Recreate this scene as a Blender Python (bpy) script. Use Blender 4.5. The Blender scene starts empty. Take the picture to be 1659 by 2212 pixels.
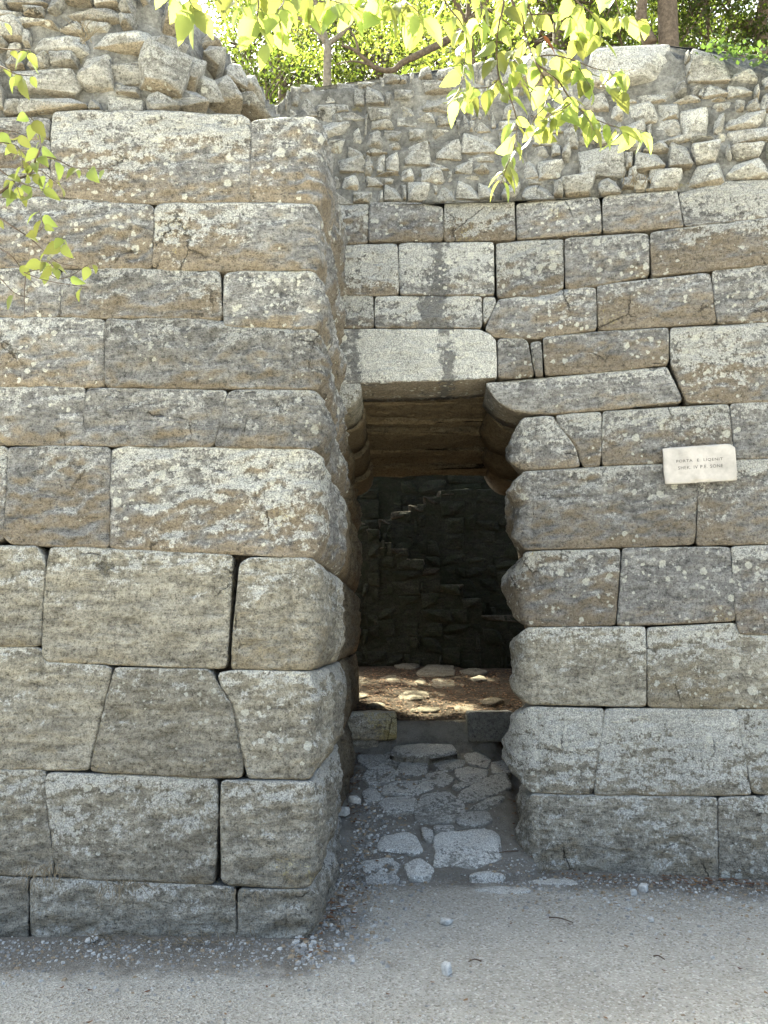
import bpy, bmesh, math, random
import numpy as np
from mathutils import Vector, Matrix, noise, geometry

R = math.radians
random.seed(7)
scene = bpy.context.scene
COL = scene.collection

# ------------------------------------------------------------------ camera
PITCH = R(7.8)
CAMZ = 1.6
FPX, CX, CY = 1900.0, 829.5, 1106.0          # focal length / centre in units of a 1659 x 2212 picture
cam_d = bpy.data.cameras.new('camera')
cam = bpy.data.objects.new('camera', cam_d)
COL.objects.link(cam)
cam.location = (0, 0, CAMZ)
cam.rotation_euler = (R(90) + PITCH, 0, 0)
cam_d.sensor_fit = 'VERTICAL'
cam_d.sensor_height = 36.0
cam_d.sensor_width = 27.0
cam_d.lens = FPX / 2212.0 * 36.0
cam_d.clip_end = 2000
scene.camera = cam

# ------------------------------------------------------------------ sky, sun, exposure
SUN_EL, SUN_AZ = 55.0, -30.0
world = bpy.data.worlds.new('World')
scene.world = world
world.use_nodes = True
wn = world.node_tree
wn.nodes.clear()
sky = wn.nodes.new('ShaderNodeTexSky')
sky.sky_type = 'NISHITA'
sky.sun_disc = False
sky.sun_elevation = R(SUN_EL)
sky.sun_rotation = R(SUN_AZ)
sky.air_density = 0.4
sky.dust_density = 5.0
sky.ozone_density = 0.2
bgn = wn.nodes.new('ShaderNodeBackground')
bgn.inputs[1].default_value = 0.15
won = wn.nodes.new('ShaderNodeOutputWorld')
wn.links.new(sky.outputs[0], bgn.inputs[0])
wn.links.new(bgn.outputs[0], won.inputs[0])

sun_d = bpy.data.lights.new('sun', 'SUN')
sun_d.energy = 5.0
sun_d.angle = R(0.5)
sun_d.color = (1.0, 0.93, 0.80)
sun = bpy.data.objects.new('sun', sun_d)
COL.objects.link(sun)
SUNV = Vector((math.sin(R(SUN_AZ)) * math.cos(R(SUN_EL)), math.cos(R(SUN_AZ)) * math.cos(R(SUN_EL)), math.sin(R(SUN_EL))))
sun.rotation_euler = SUNV.to_track_quat('Z', 'Y').to_euler()
sun.location = (0, 0, 30)

vs = scene.view_settings
vs.view_transform = 'Standard'
vs.look = 'None'
vs.exposure = 2.62
vs.gamma = 1.0
vs.use_curve_mapping = False
vs.use_white_balance = True                  # the camera's shade balance
vs.white_balance_temperature = 6650
vs.white_balance_tint = -5
scene.render.film_transparent = False
scene.cycles.max_bounces = 4
scene.cycles.diffuse_bounces = 2
scene.cycles.transmission_bounces = 3
scene.cycles.transparent_max_bounces = 8

# ------------------------------------------------------------------ helpers
def ray(px, py):
    u, v = (px - CX) / FPX, (CY - py) / FPX
    return Vector((u, math.cos(PITCH) - v * math.sin(PITCH), math.sin(PITCH) + v * math.cos(PITCH)))

def at_y(px, py, y):
    """world point at distance y in front of the photographer, seen in direction px,py"""
    d = ray(px, py)
    return Vector((d.x, d.y, d.z)) * (y / d.y) + Vector((0, 0, CAMZ))

def tag(o, label=None, cat=None, group=None, kind=None):
    if label and kind is None: kind = 'thing'
    if label: o['label'] = label
    if cat: o['category'] = cat
    if group: o['group'] = group
    if kind: o['kind'] = kind
    return o

def empty(name, loc=(0, 0, 0)):
    o = bpy.data.objects.new(name, None)
    o.empty_display_size = 0.2
    COL.objects.link(o)
    o.location = loc
    return o

def link(name, me, mat=None, parent=None):
    o = bpy.data.objects.new(name, me)
    COL.objects.link(o)
    if mat is not None and not me.materials:
        me.materials.append(mat)
    if parent is not None:
        o.parent = parent
        o.matrix_parent_inverse = Matrix.Translation(parent.location).inverted()
    return o

def mesh(name, verts, faces, smooth=True):
    me = bpy.data.meshes.new(name)
    me.from_pydata([tuple(v) for v in verts], [], faces)
    me.update()
    if smooth:
        me.polygons.foreach_set('use_smooth', [True] * len(me.polygons))
    return me

def fbm(p, o=4, lac=2.1, gain=0.5):
    a, t = 1.0, 0.0
    for _ in range(o):
        t += a * noise.noise(p)
        p = p * lac
        a *= gain
    return t

def sstep(a, b, x):
    t = max(0.0, min(1.0, (x - a) / (b - a)))
    return t * t * (3 - 2 * t)

# ------------------------------------------------------------------ materials
class NT:
    def __init__(self, name):
        self.mat = bpy.data.materials.new(name)
        self.mat.use_nodes = True
        self.t = self.mat.node_tree
        self.t.nodes.clear()
    def n(self, typ, **kw):
        nd = self.t.nodes.new(typ)
        for k, v in kw.items():
            setattr(nd, k, v)
        return nd
    def l(self, a, b):
        self.t.links.new(a, b)
    def setin(self, nd, i, v):
        if v is None: return
        if hasattr(v, 'is_linked') or isinstance(v, bpy.types.NodeSocket):
            self.l(v, nd.inputs[i])
        else:
            nd.inputs[i].default_value = v
    def math(self, op, a, b=None, c=None, clamp=False):
        nd = self.n('ShaderNodeMath', operation=op, use_clamp=clamp)
        self.setin(nd, 0, a); self.setin(nd, 1, b); self.setin(nd, 2, c)
        return nd.outputs[0]
    def vmath(self, op, a, b=None):
        nd = self.n('ShaderNodeVectorMath', operation=op)
        self.setin(nd, 0, a); self.setin(nd, 1, b)
        return nd.outputs[0]
    def noise(self, vec, scale, detail=5, rough=0.55, dist=0.0):
        nd = self.n('ShaderNodeTexNoise')
        self.setin(nd, 'Vector', vec)
        nd.inputs['Scale'].default_value = scale
        nd.inputs['Detail'].default_value = detail
        nd.inputs['Roughness'].default_value = rough
        nd.inputs['Distortion'].default_value = dist
        return nd.outputs['Fac']
    def voro(self, vec, scale, feature='F1', rnd=1.0):
        nd = self.n('ShaderNodeTexVoronoi', feature=feature)
        self.setin(nd, 'Vector', vec)
        nd.inputs['Scale'].default_value = scale
        nd.inputs['Randomness'].default_value = rnd
        return nd
    def ss(self, x, a, b):
        nd = self.n('ShaderNodeMapRange', interpolation_type='SMOOTHSTEP')
        self.setin(nd, 0, x); self.setin(nd, 1, a); self.setin(nd, 2, b)
        nd.inputs[3].default_value = 0.0; nd.inputs[4].default_value = 1.0
        return nd.outputs[0]
    def mix(self, fac, a, b, blend='MIX'):
        nd = self.n('ShaderNodeMix', data_type='RGBA', blend_type=blend)
        self.setin(nd, 0, fac)
        self.setin(nd, 6, a if not isinstance(a, tuple) else (*a[:3], 1))
        self.setin(nd, 7, b if not isinstance(b, tuple) else (*b[:3], 1))
        return nd.outputs[2]
    def ramp(self, fac, stops):
        nd = self.n('ShaderNodeValToRGB')
        el = nd.color_ramp.elements
        while len(el) > 1: el.remove(el[-1])
        el[0].position = stops[0][0]; el[0].color = (*stops[0][1], 1)
        for p, c in stops[1:]:
            e = el.new(p); e.color = (*c, 1)
        self.l(fac, nd.inputs[0])
        return nd.outputs[0]
    def attr(self, name):
        nd = self.n('ShaderNodeAttribute', attribute_type='OBJECT', attribute_name=name)
        return nd.outputs['Fac']
    def pos(self):
        return self.n('ShaderNodeNewGeometry').outputs['Position']
    def bump(self, h, strength=0.5, dist=0.01, normal=None):
        nd = self.n('ShaderNodeBump')
        nd.inputs['Strength'].default_value = strength
        nd.inputs['Distance'].default_value = dist
        self.l(h, nd.inputs['Height'])
        if normal is not None: self.l(normal, nd.inputs['Normal'])
        return nd.outputs[0]
    def out(self, col, rough=0.9, normal=None, spec=0.25):
        b = self.n('ShaderNodeBsdfPrincipled')
        self.setin(b, 'Base Color', col if not isinstance(col, tuple) else (*col[:3], 1))
        self.setin(b, 'Roughness', rough)
        b.inputs['Specular IOR Level'].default_value = spec
        if normal is not None: self.l(normal, b.inputs['Normal'])
        o = self.n('ShaderNodeOutputMaterial')
        self.l(b.outputs[0], o.inputs[0])
        return self.mat

def stone_material(name, pal, brown=(0.25, 0.155, 0.075), crust=(0.62, 0.61, 0.57), white0=0.0, brown0=0.0,
                   spots0=0.0, dark0=0.0, bump=1.0, moss=None, lichen=True):
    t = NT(name)
    oi = t.n('ShaderNodeObjectInfo')
    geo = t.n('ShaderNodeNewGeometry')
    rnd = oi.outputs['Random']
    off = t.n('ShaderNodeCombineXYZ')
    for i, k in enumerate((37.0, 91.0, 53.0)): t.l(t.math('MULTIPLY', rnd, k), off.inputs[i])
    P = t.vmath('ADD', geo.outputs['Position'], off.outputs[0])
    sep = t.n('ShaderNodeSeparateXYZ'); t.l(geo.outputs['Normal'], sep.inputs[0])
    nz = sep.outputs[2]
    mp = t.n('ShaderNodeMapping'); t.l(P, mp.inputs['Vector'])            # slanting beds
    mp.inputs['Rotation'].default_value = (0, R(14), 0)
    mp.inputs['Scale'].default_value = (1.6, 1.6, 6.5)
    strata = t.noise(mp.outputs[0], 3.4, 6, 0.66, 0.5)
    nl = t.noise(P, 2.1, 3, 0.6)
    nm = t.noise(P, 13.0, 5, 0.70)
    nf2 = t.noise(P, 42.0, 4, 0.75)
    nf = t.noise(P, 120.0, 2, 0.7)
    base = t.ramp(t.math('ADD', t.math('MULTIPLY', strata, 0.5), t.math('ADD', t.math('MULTIPLY', nm, 0.3), t.math('MULTIPLY', nf2, 0.2))),
                  [(0.36, pal[0]), (0.47, pal[1]), (0.55, pal[2]), (0.66, pal[3])])
    # iron staining, mostly on downward faces
    hg = t.n('ShaderNodeAttribute', attribute_type='GEOMETRY', attribute_name='hgt').outputs['Fac']
    hc = t.math('SUBTRACT', hg, 0.5)
    bm = t.math('ADD', t.math('ADD', t.math('SUBTRACT', t.math('MULTIPLY', nl, 1.1), t.math('MULTIPLY', hc, 0.34)), t.math('MULTIPLY', strata, 0.7)),
                t.math('ADD', t.math('MULTIPLY', nz, -0.5), t.math('ADD', t.attr('brown'), brown0)))
    bmask = t.ss(bm, 0.90, 1.22)
    col = t.mix(t.math('MULTIPLY', bmask, 0.68), base, t.mix(nf2, brown, tuple(c * 1.5 for c in brown)))
    # grain: dark pits
    col = t.mix(t.math('MULTIPLY', t.ss(t.math('ADD', t.math('MULTIPLY', nf2, 0.6), t.math('MULTIPLY', nf, 0.4)), 0.47, 0.36), 0.6), col, tuple(c * 0.5 for c in pal[0]))
    if lichen:
        wa = t.math('ADD', t.attr('white'), white0)
        cm = t.math('ADD', t.math('ADD', t.math('MULTIPLY', nm, 0.7), t.math('MULTIPLY', nf2, 0.75)),
                    t.math('ADD', t.math('ADD', t.math('MULTIPLY', nz, 0.32), t.math('MULTIPLY', hc, 0.26)), t.math('ADD', wa, t.math('MULTIPLY', nl, 0.55))))
        cmask = t.ss(cm, 1.09, 1.17)
        col = t.mix(t.math('MULTIPLY', cmask, 0.85), col, t.mix(t.ss(nf, 0.3, 0.7), tuple(c * 0.6 for c in crust), crust))
        # round lichen discs
        wob = t.n('ShaderNodeVectorMath', operation='SCALE')
        tn = t.n('ShaderNodeTexNoise'); t.l(P, tn.inputs['Vector']); tn.inputs['Scale'].default_value = 45.0; tn.inputs['Detail'].default_value = 2
        t.l(tn.outputs['Color'], wob.inputs[0]); wob.inputs['Scale'].default_value = 0.03
        P2 = t.vmath('ADD', P, wob.outputs[0])
        cl_ = t.noise(P, 2.4, 3, 0.65)
        clus = t.ss(t.math('ADD', t.math('ADD', cl_, t.math('MULTIPLY', hc, 0.12)), t.math('ADD', t.attr('spots'), spots0)), 0.42, 0.64)
        dm = None
        for sc, thr, rr in ((12.0, 0.50, 0.42), (27.0, 0.45, 0.42)):
            v = t.voro(P2, sc)
            sx = t.n('ShaderNodeSeparateXYZ'); t.l(v.outputs['Color'], sx.inputs[0])
            rad = t.math('MULTIPLY', t.math('SUBTRACT', sx.outputs[0], thr), 2.0 * rr)
            rad = t.math('MULTIPLY', rad, clus)
            m = t.ss(t.math('SUBTRACT', rad, v.outputs['Distance']), -0.02, 0.04)
            dm = m if dm is None else t.math('MAXIMUM', dm, m)
        col = t.mix(t.math('MULTIPLY', dm, 0.9), col, t.mix(nf2, (0.72, 0.71, 0.64), (0.46, 0.45, 0.40)))
        # black lichen, yellow lichen
        dk = t.math('ADD', t.math('MULTIPLY', t.math('SUBTRACT', 1.0, cl_), 0.75), t.math('ADD', t.math('MULTIPLY', nf2, 0.75), t.math('ADD', t.attr('dark'), dark0)))
        dkm = t.ss(dk, 0.92, 1.02)
        col = t.mix(t.math('MULTIPLY', dkm, 0.75), col, (0.05, 0.047, 0.042))
        yl = t.math('ADD', t.math('MULTIPLY', nl, 0.7), t.math('ADD', t.math('MULTIPLY', nf2, 0.55), t.attr('yellow')))
        col = t.mix(t.math('MULTIPLY', t.ss(yl, 0.78, 0.86), 0.6), col, (0.38, 0.31, 0.11))
        # water streaks on the blocks that carry them
        sp = t.n('ShaderNodeSeparateXYZ'); t.l(geo.outputs['Position'], sp.inputs[0])
        dx = t.math('MINIMUM', t.math('ABSOLUTE', t.math('SUBTRACT', sp.outputs[0], t.attr('streak_x'))), t.math('ABSOLUTE', t.math('SUBTRACT', sp.outputs[0], t.attr('streak2_x'))))
        sm = t.math('SUBTRACT', t.math('ADD', t.attr('streak'), t.math('MULTIPLY', t.math('SUBTRACT', nm, 0.5), 0.45)), dx)
        sm = t.ss(sm, 0.0, 0.05)
        sm = t.math('MULTIPLY', sm, t.math('GREATER_THAN', t.attr('streak'), 0.001))
        col = t.mix(t.math('MULTIPLY', sm, t.math('SUBTRACT', 0.85, t.math('MULTIPLY', dm, 0.85))), col, t.mix(nf2, (0.08, 0.08, 0.08), (0.17, 0.165, 0.16)))
    if lichen:
        vc = t.voro(t.vmath('ADD', P, wob.outputs[0]), 2.3, 'DISTANCE_TO_EDGE')
        crack = t.math('MULTIPLY', t.ss(vc.outputs['Distance'], 0.014, 0.003), t.ss(nl, 0.57, 0.63))
        col = t.mix(t.math('MULTIPLY', crack, 0.7), col, (0.03, 0.027, 0.022))
    if moss is not None:
        mm = t.ss(t.math('ADD', t.math('MULTIPLY', nm, 0.9), t.math('MULTIPLY', nl, 0.5)), 0.55, 0.85)
        col = t.mix(t.math('MULTIPLY', mm, 0.8), col, moss)
    wide = t.noise(geo.outputs['Position'], 1.15, 3, 0.6)
    gr = t.math('ADD', 0.72, t.math('MULTIPLY', t.ss(t.math('ADD', t.math('MULTIPLY', nf, 0.6), t.math('MULTIPLY', nf2, 0.4)), 0.36, 0.64), 0.56))
    hv = t.n('ShaderNodeHueSaturation')                                   # tone differs from block to block
    t.l(col, hv.inputs['Color'])
    t.l(t.math('MULTIPLY', t.math('MULTIPLY', gr, t.math('ADD', 0.72, t.math('MULTIPLY', wide, 0.56))), t.math('ADD', t.math('MULTIPLY', rnd, 0.26), t.math('ADD', t.attr('tone'), 0.89))), hv.inputs['Value'])
    h = t.math('ADD', strata, t.math('ADD', t.math('MULTIPLY', nm, 0.55), t.math('ADD', t.math('MULTIPLY', nf2, 0.40), t.math('MULTIPLY', nf, 0.16))))
    if lichen: h = t.math('SUBTRACT', h, t.math('MULTIPLY', crack, 0.35))
    nrm = t.bump(h, min(1.0, 1.0 * bump), 0.05 * bump)
    return t.out(hv.outputs[0], 0.92, nrm, 0.2)

GREY = [(0.115, 0.11, 0.106), (0.225, 0.218, 0.21), (0.335, 0.327, 0.317), (0.46, 0.452, 0.44)]
BEIGE = [(0.145, 0.131, 0.106), (0.28, 0.258, 0.213), (0.40, 0.372, 0.313), (0.52, 0.49, 0.418)]
M_ASH = stone_material('ashlar_stone', GREY, brown=(0.195, 0.152, 0.10))
M_BASE = stone_material('ashlar_stone_low', BEIGE, brown=(0.20, 0.165, 0.11))
M_RUB = stone_material('rubble_stone', [(0.20, 0.19, 0.17), (0.33, 0.318, 0.29), (0.45, 0.435, 0.405), (0.58, 0.57, 0.535)], brown=(0.24, 0.19, 0.125), white0=0.08, brown0=-0.34, bump=0.9)
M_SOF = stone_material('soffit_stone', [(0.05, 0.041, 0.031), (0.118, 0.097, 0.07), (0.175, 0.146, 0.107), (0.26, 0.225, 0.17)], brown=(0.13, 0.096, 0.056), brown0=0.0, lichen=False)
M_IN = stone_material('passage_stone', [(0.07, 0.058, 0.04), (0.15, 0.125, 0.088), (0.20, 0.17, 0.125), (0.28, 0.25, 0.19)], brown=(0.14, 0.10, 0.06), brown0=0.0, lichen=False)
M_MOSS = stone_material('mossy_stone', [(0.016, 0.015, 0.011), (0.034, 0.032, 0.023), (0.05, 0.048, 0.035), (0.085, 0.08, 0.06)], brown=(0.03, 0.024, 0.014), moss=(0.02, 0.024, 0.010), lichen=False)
M_PAVE = stone_material('paving_stone', [(0.17, 0.164, 0.146), (0.25, 0.244, 0.22), (0.31, 0.303, 0.275), (0.39, 0.382, 0.35)], brown=(0.19, 0.175, 0.145), white0=-0.06, spots0=-0.6, dark0=-0.12, brown0=0.12, bump=0.6)

def mortar_material():
    t = NT('old_mortar')
    P = t.pos()
    a = t.noise(P, 5, 5, 0.7); b = t.noise(P, 45, 4, 0.75)
    col = t.ramp(t.math('ADD', t.math('MULTIPLY', a, 0.6), t.math('MULTIPLY', b, 0.4)),
                 [(0.36, (0.07, 0.068, 0.064)), (0.47, (0.15, 0.147, 0.138)), (0.56, (0.25, 0.245, 0.23)), (0.68, (0.44, 0.43, 0.40))])
    ys = t.ss(t.noise(P, 9, 5, 0.6), 0.62, 0.70)
    col = t.mix(t.math('MULTIPLY', ys, 0.5), col, (0.20, 0.17, 0.06))
    h = t.math('ADD', a, t.math('MULTIPLY', b, 0.5))
    return t.out(col, 0.95, t.bump(h, 0.9, 0.03), 0.1)
M_MORT = mortar_material()

def ground_material():
    t = NT('gravel_ground')
    P = t.pos()
    sp = t.n('ShaderNodeSeparateXYZ'); t.l(P, sp.inputs[0])
    big = t.noise(P, 0.9, 3, 0.6); mid = t.noise(P, 6, 5, 0.7); fine = t.noise(P, 90, 2, 0.7)
    grit = t.voro(P, 95); gx = t.n('ShaderNodeSeparateXYZ'); t.l(grit.outputs['Color'], gx.inputs[0])
    col = t.ramp(t.math('ADD', t.math('MULTIPLY', mid, 0.5), t.math('MULTIPLY', big, 0.5)),
                 [(0.36, (0.345, 0.322, 0.275)), (0.5, (0.455, 0.43, 0.375)), (0.64, (0.535, 0.51, 0.452))])
    gm = t.ss(gx.outputs[0], 0.15, 0.7)
    gcol = t.ramp(gx.outputs[1], [(0.0, (0.22, 0.196, 0.158)), (0.3, (0.365, 0.342, 0.295)), (0.75, (0.495, 0.47, 0.416)), (1.0, (0.72, 0.70, 0.645))])
    col = t.mix(t.math('MULTIPLY', gm, 0.8), col, gcol)
    g2 = t.voro(P, 42); g2x = t.n('ShaderNodeSeparateXYZ'); t.l(g2.outputs['Color'], g2x.inputs[0])
    pm = t.math('MULTIPLY', t.ss(g2x.outputs[0], 0.86, 0.9), t.ss(g2.outputs['Distance'], 0.36, 0.28))
    col = t.mix(pm, col, t.mix(g2x.outputs[1], (0.22, 0.19, 0.16), (0.60, 0.59, 0.56)))
    # dark earth close to the walls, brown leaf mould behind the gate
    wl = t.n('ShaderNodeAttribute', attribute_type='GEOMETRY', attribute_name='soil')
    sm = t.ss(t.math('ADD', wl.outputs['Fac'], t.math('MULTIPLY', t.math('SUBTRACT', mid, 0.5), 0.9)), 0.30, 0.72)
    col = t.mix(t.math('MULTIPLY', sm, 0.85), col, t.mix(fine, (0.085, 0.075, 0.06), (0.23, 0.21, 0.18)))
    rp = t.math('MULTIPLY', t.ss(sp.outputs[1], 5.9, 6.4), t.ss(mid, 0.35, 0.6))
    col = t.mix(t.math('MULTIPLY', rp, 0.7), col, t.mix(fine, (0.22, 0.208, 0.18), (0.38, 0.364, 0.325)))
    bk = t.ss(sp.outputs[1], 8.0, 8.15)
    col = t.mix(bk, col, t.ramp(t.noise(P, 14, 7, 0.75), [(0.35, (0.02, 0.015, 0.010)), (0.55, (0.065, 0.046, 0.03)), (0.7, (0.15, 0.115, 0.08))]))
    h = t.math('ADD', t.math('MULTIPLY', mid, 0.8), t.math('ADD', t.math('MULTIPLY', grit.outputs['Distance'], 0.35), t.math('MULTIPLY', pm, 0.25)))
    return t.out(col, 0.95, t.bump(h, 1.0, 0.03), 0.15)
M_GROUND = ground_material()

def plain(name, c, rough=0.85, var=0.3, scale=20, bump=0.0, spec=0.2):
    t = NT(name)
    P = t.pos()
    oi = t.n('ShaderNodeObjectInfo')
    n = t.noise(P, scale, 6, 0.65)
    lo = tuple(x * (1 - var) for x in c); hi = tuple(min(1, x * (1 + var)) for x in c)
    col = t.ramp(n, [(0.3, lo), (0.7, hi)])
    return t.out(col, rough, t.bump(n, 0.6, bump) if bump else None, spec)
M_PEB = [plain('pebble_white', (0.52, 0.51, 0.48), var=0.35, scale=60, bump=0.004),
         plain('pebble_grey', (0.30, 0.29, 0.27), var=0.4, scale=60, bump=0.004),
         plain('pebble_tan', (0.32, 0.25, 0.17), var=0.35, scale=60, bump=0.004)]
M_BARK = plain('bark', (0.13, 0.10, 0.075), var=0.5, scale=18, bump=0.03)
M_BARK2 = plain('pale_bark', (0.22, 0.19, 0.155), var=0.45, scale=14, bump=0.03)
M_TWIG = plain('twig_bark', (0.11, 0.08, 0.06), var=0.4, scale=60)
M_DRYT = plain('dry_stem', (0.24, 0.20, 0.14), var=0.4, scale=60)
M_CORE = plain('wall_fill', (0.08, 0.07, 0.06), var=0.5, scale=9, bump=0.05)
M_PLAQUE = plain('plaque_marble', (0.50, 0.465, 0.435), var=0.24, scale=8, bump=0.002)
M_LETTER = plain('cut_letters', (0.12, 0.115, 0.11), var=0.35, scale=45)

def leaf_material(name, c, tr, gloss=0.45, tw=0.55):
    t = NT(name)
    oi = t.n('ShaderNodeObjectInfo')
    at = t.n('ShaderNodeAttribute', attribute_type='GEOMETRY', attribute_name='tint')
    r = t.math('FRACT', t.math('ADD', oi.outputs['Random'], at.outputs['Fac']))
    hs = t.n('ShaderNodeHueSaturation'); hs.inputs['Color'].default_value = (*c, 1)
    t.l(t.math('ADD', 0.48, t.math('MULTIPLY', r, 0.035)), hs.inputs['Hue'])
    t.l(t.math('ADD', 0.55, t.math('MULTIPLY', r, 0.8)), hs.inputs['Value'])
    ht = t.n('ShaderNodeHueSaturation'); ht.inputs['Color'].default_value = (*tr, 1)
    t.l(t.math('ADD', 0.478, t.math('MULTIPLY', r, 0.04)), ht.inputs['Hue'])
    t.l(t.math('ADD', 0.6, t.math('MULTIPLY', r, 0.7)), ht.inputs['Value'])
    b = t.n('ShaderNodeBsdfPrincipled')
    t.l(hs.outputs[0], b.inputs['Base Color']); b.inputs['Roughness'].default_value = gloss
    b.inputs['Specular IOR Level'].default_value = 0.35
    tl = t.n('ShaderNodeBsdfTranslucent'); t.l(ht.outputs[0], tl.inputs[0])
    mx = t.n('ShaderNodeMixShader'); mx.inputs[0].default_value = tw
    t.l(b.outputs[0], mx.inputs[1]); t.l(tl.outputs[0], mx.inputs[2])
    o = t.n('ShaderNodeOutputMaterial'); t.l(mx.outputs[0], o.inputs[0])
    return t.mat
M_LEAF = leaf_material('elm_leaf', (0.10, 0.15, 0.035), (0.50, 0.55, 0.13), 0.4, 0.5)
M_LEAF_DRY = leaf_material('dry_leaf', (0.28, 0.11, 0.04), (0.30, 0.12, 0.04), 0.8, 0.3)
M_LEAF_T = leaf_material('tree_leaf', (0.08, 0.12, 0.025), (0.36, 0.43, 0.07))
M_LEAF_D = leaf_material('dark_tree_leaf', (0.035, 0.055, 0.016), (0.13, 0.17, 0.025))
M_IVY = leaf_material('ivy_leaf', (0.06, 0.13, 0.03), (0.16, 0.28, 0.05))
M_LITTER = leaf_material('fallen_leaf', (0.20, 0.11, 0.058), (0.18, 0.10, 0.05), 0.8, 0.15)

# ------------------------------------------------------------------ wall lines (plan)
class Path:
    """A wall line in plan. s = 0 at vertex `zero`; outward is to the right of travel."""
    def __init__(self, pts, zero=0, fillet=0.05):
        P = [Vector(p) for p in pts]
        L = [0.0]
        for a, b in zip(P, P[1:]): L.append(L[-1] + (b - a).length)
        self.S = [l - L[zero] for l in L]
        self.P = P
        ss, xy = [], []
        n = 3000
        for i in range(n + 1):
            s = self.S[0] + (self.S[-1] - self.S[0]) * i / n
            q = self._sharp(s)
            for k in range(1, len(P) - 1):
                d = s - self.S[k]
                if abs(d) < fillet:
                    t = (d + fillet) / (2 * fillet)
                    A, B = self._sharp(self.S[k] - fillet), self._sharp(self.S[k] + fillet)
                    q = A * (1 - t) ** 2 + P[k] * 2 * t * (1 - t) + B * t * t
            ss.append(s); xy.append(q)
        self.ss = np.array(ss); self.xy = np.array([(q.x, q.y) for q in xy])
        tg = np.gradient(self.xy, axis=0)
        tg /= np.linalg.norm(tg, axis=1)[:, None]
        self.nn = np.stack([tg[:, 1], -tg[:, 0]], 1)
    def _sharp(self, s):
        for k in range(len(self.P) - 1):
            if s <= self.S[k + 1] or k == len(self.P) - 2:
                t = (s - self.S[k]) / (self.S[k + 1] - self.S[k])
                return self.P[k].lerp(self.P[k + 1], t)
    def eval(self, s):
        x = np.interp(s, self.ss, self.xy[:, 0]); y = np.interp(s, self.ss, self.xy[:, 1])
        nx = np.interp(s, self.ss, self.nn[:, 0]); ny = np.interp(s, self.ss, self.nn[:, 1])
        l = np.hypot(nx, ny)
        return x, y, nx / l, ny / l
    def hit(self, px, py, seg):
        """(s, z) where the sight line px,py meets the plane of segment seg"""
        a, b = self.P[seg], self.P[seg + 1]
        d = (b - a).normalized(); nrm = Vector((d.y, -d.x))
        r = ray(px, py)
        t = a.dot(nrm) / Vector((r.x, r.y)).dot(nrm)
        p = Vector((r.x, r.y)) * t
        return self.S[seg] + (p - a).dot(d), CAMZ + r.z * t

PL = Path([(-4.275, 4.94), (-0.395, 4.82), (-0.345, 6.3), (-0.297, 9.25)], 1, 0.055)
TANC = math.tan(R(11.0))
KX, KY = 0.85, 6.22
JX = 1.005
JY = KY - (JX - KX) * TANC
PR = Path([(1.60, 10.0), (JX, JY), (5.0, KY - (5.0 - KX) * TANC)], 1, 0.014)
PC = Path([(-0.9, 6.25), (KX, KY), (5.0, KY - (5.0 - KX) * TANC)], 1, 0.12)

def wall_y(x):
    return KY if x < KX else KY - (x - KX) * TANC

# ------------------------------------------------------------------ masonry block
def resample(poly, step):
    out = []
    n = len(poly)
    for i in range(n):
        a, b = np.array(poly[i]), np.array(poly[(i + 1) % n])
        k = max(1, int(math.ceil(np.linalg.norm(b - a) / step)))
        for j in range(k): out.append(a + (b - a) * j / k)
    return np.array(out)

def seg_dist(p, ol):
    a = ol; b = np.roll(ol, -1, 0); ab = b - a
    L = (ab ** 2).sum(1) + 1e-12
    best = np.full(len(p), 9.0)
    for i in range(0, len(p), 1500):
        q = p[i:i + 1500]
        t = np.clip(((q[:, None, :] - a) * ab).sum(2) / L, 0, 1)
        c = a + t[..., None] * ab
        best[i:i + 1500] = np.sqrt(((q[:, None, :] - c) ** 2).sum(2)).min(1)
    return best

def inside(p, ol):
    x, y = p[:, 0], p[:, 1]
    c = np.zeros(len(p), bool)
    n = len(ol); j = n - 1
    for i in range(n):
        xi, yi = ol[i]; xj, yj = ol[j]
        if yi != yj:
            c ^= ((yi > y) != (yj > y)) & (x < (xj - xi) * (y - yi) / (yj - yi) + xi)
        j = i
    return c

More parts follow.
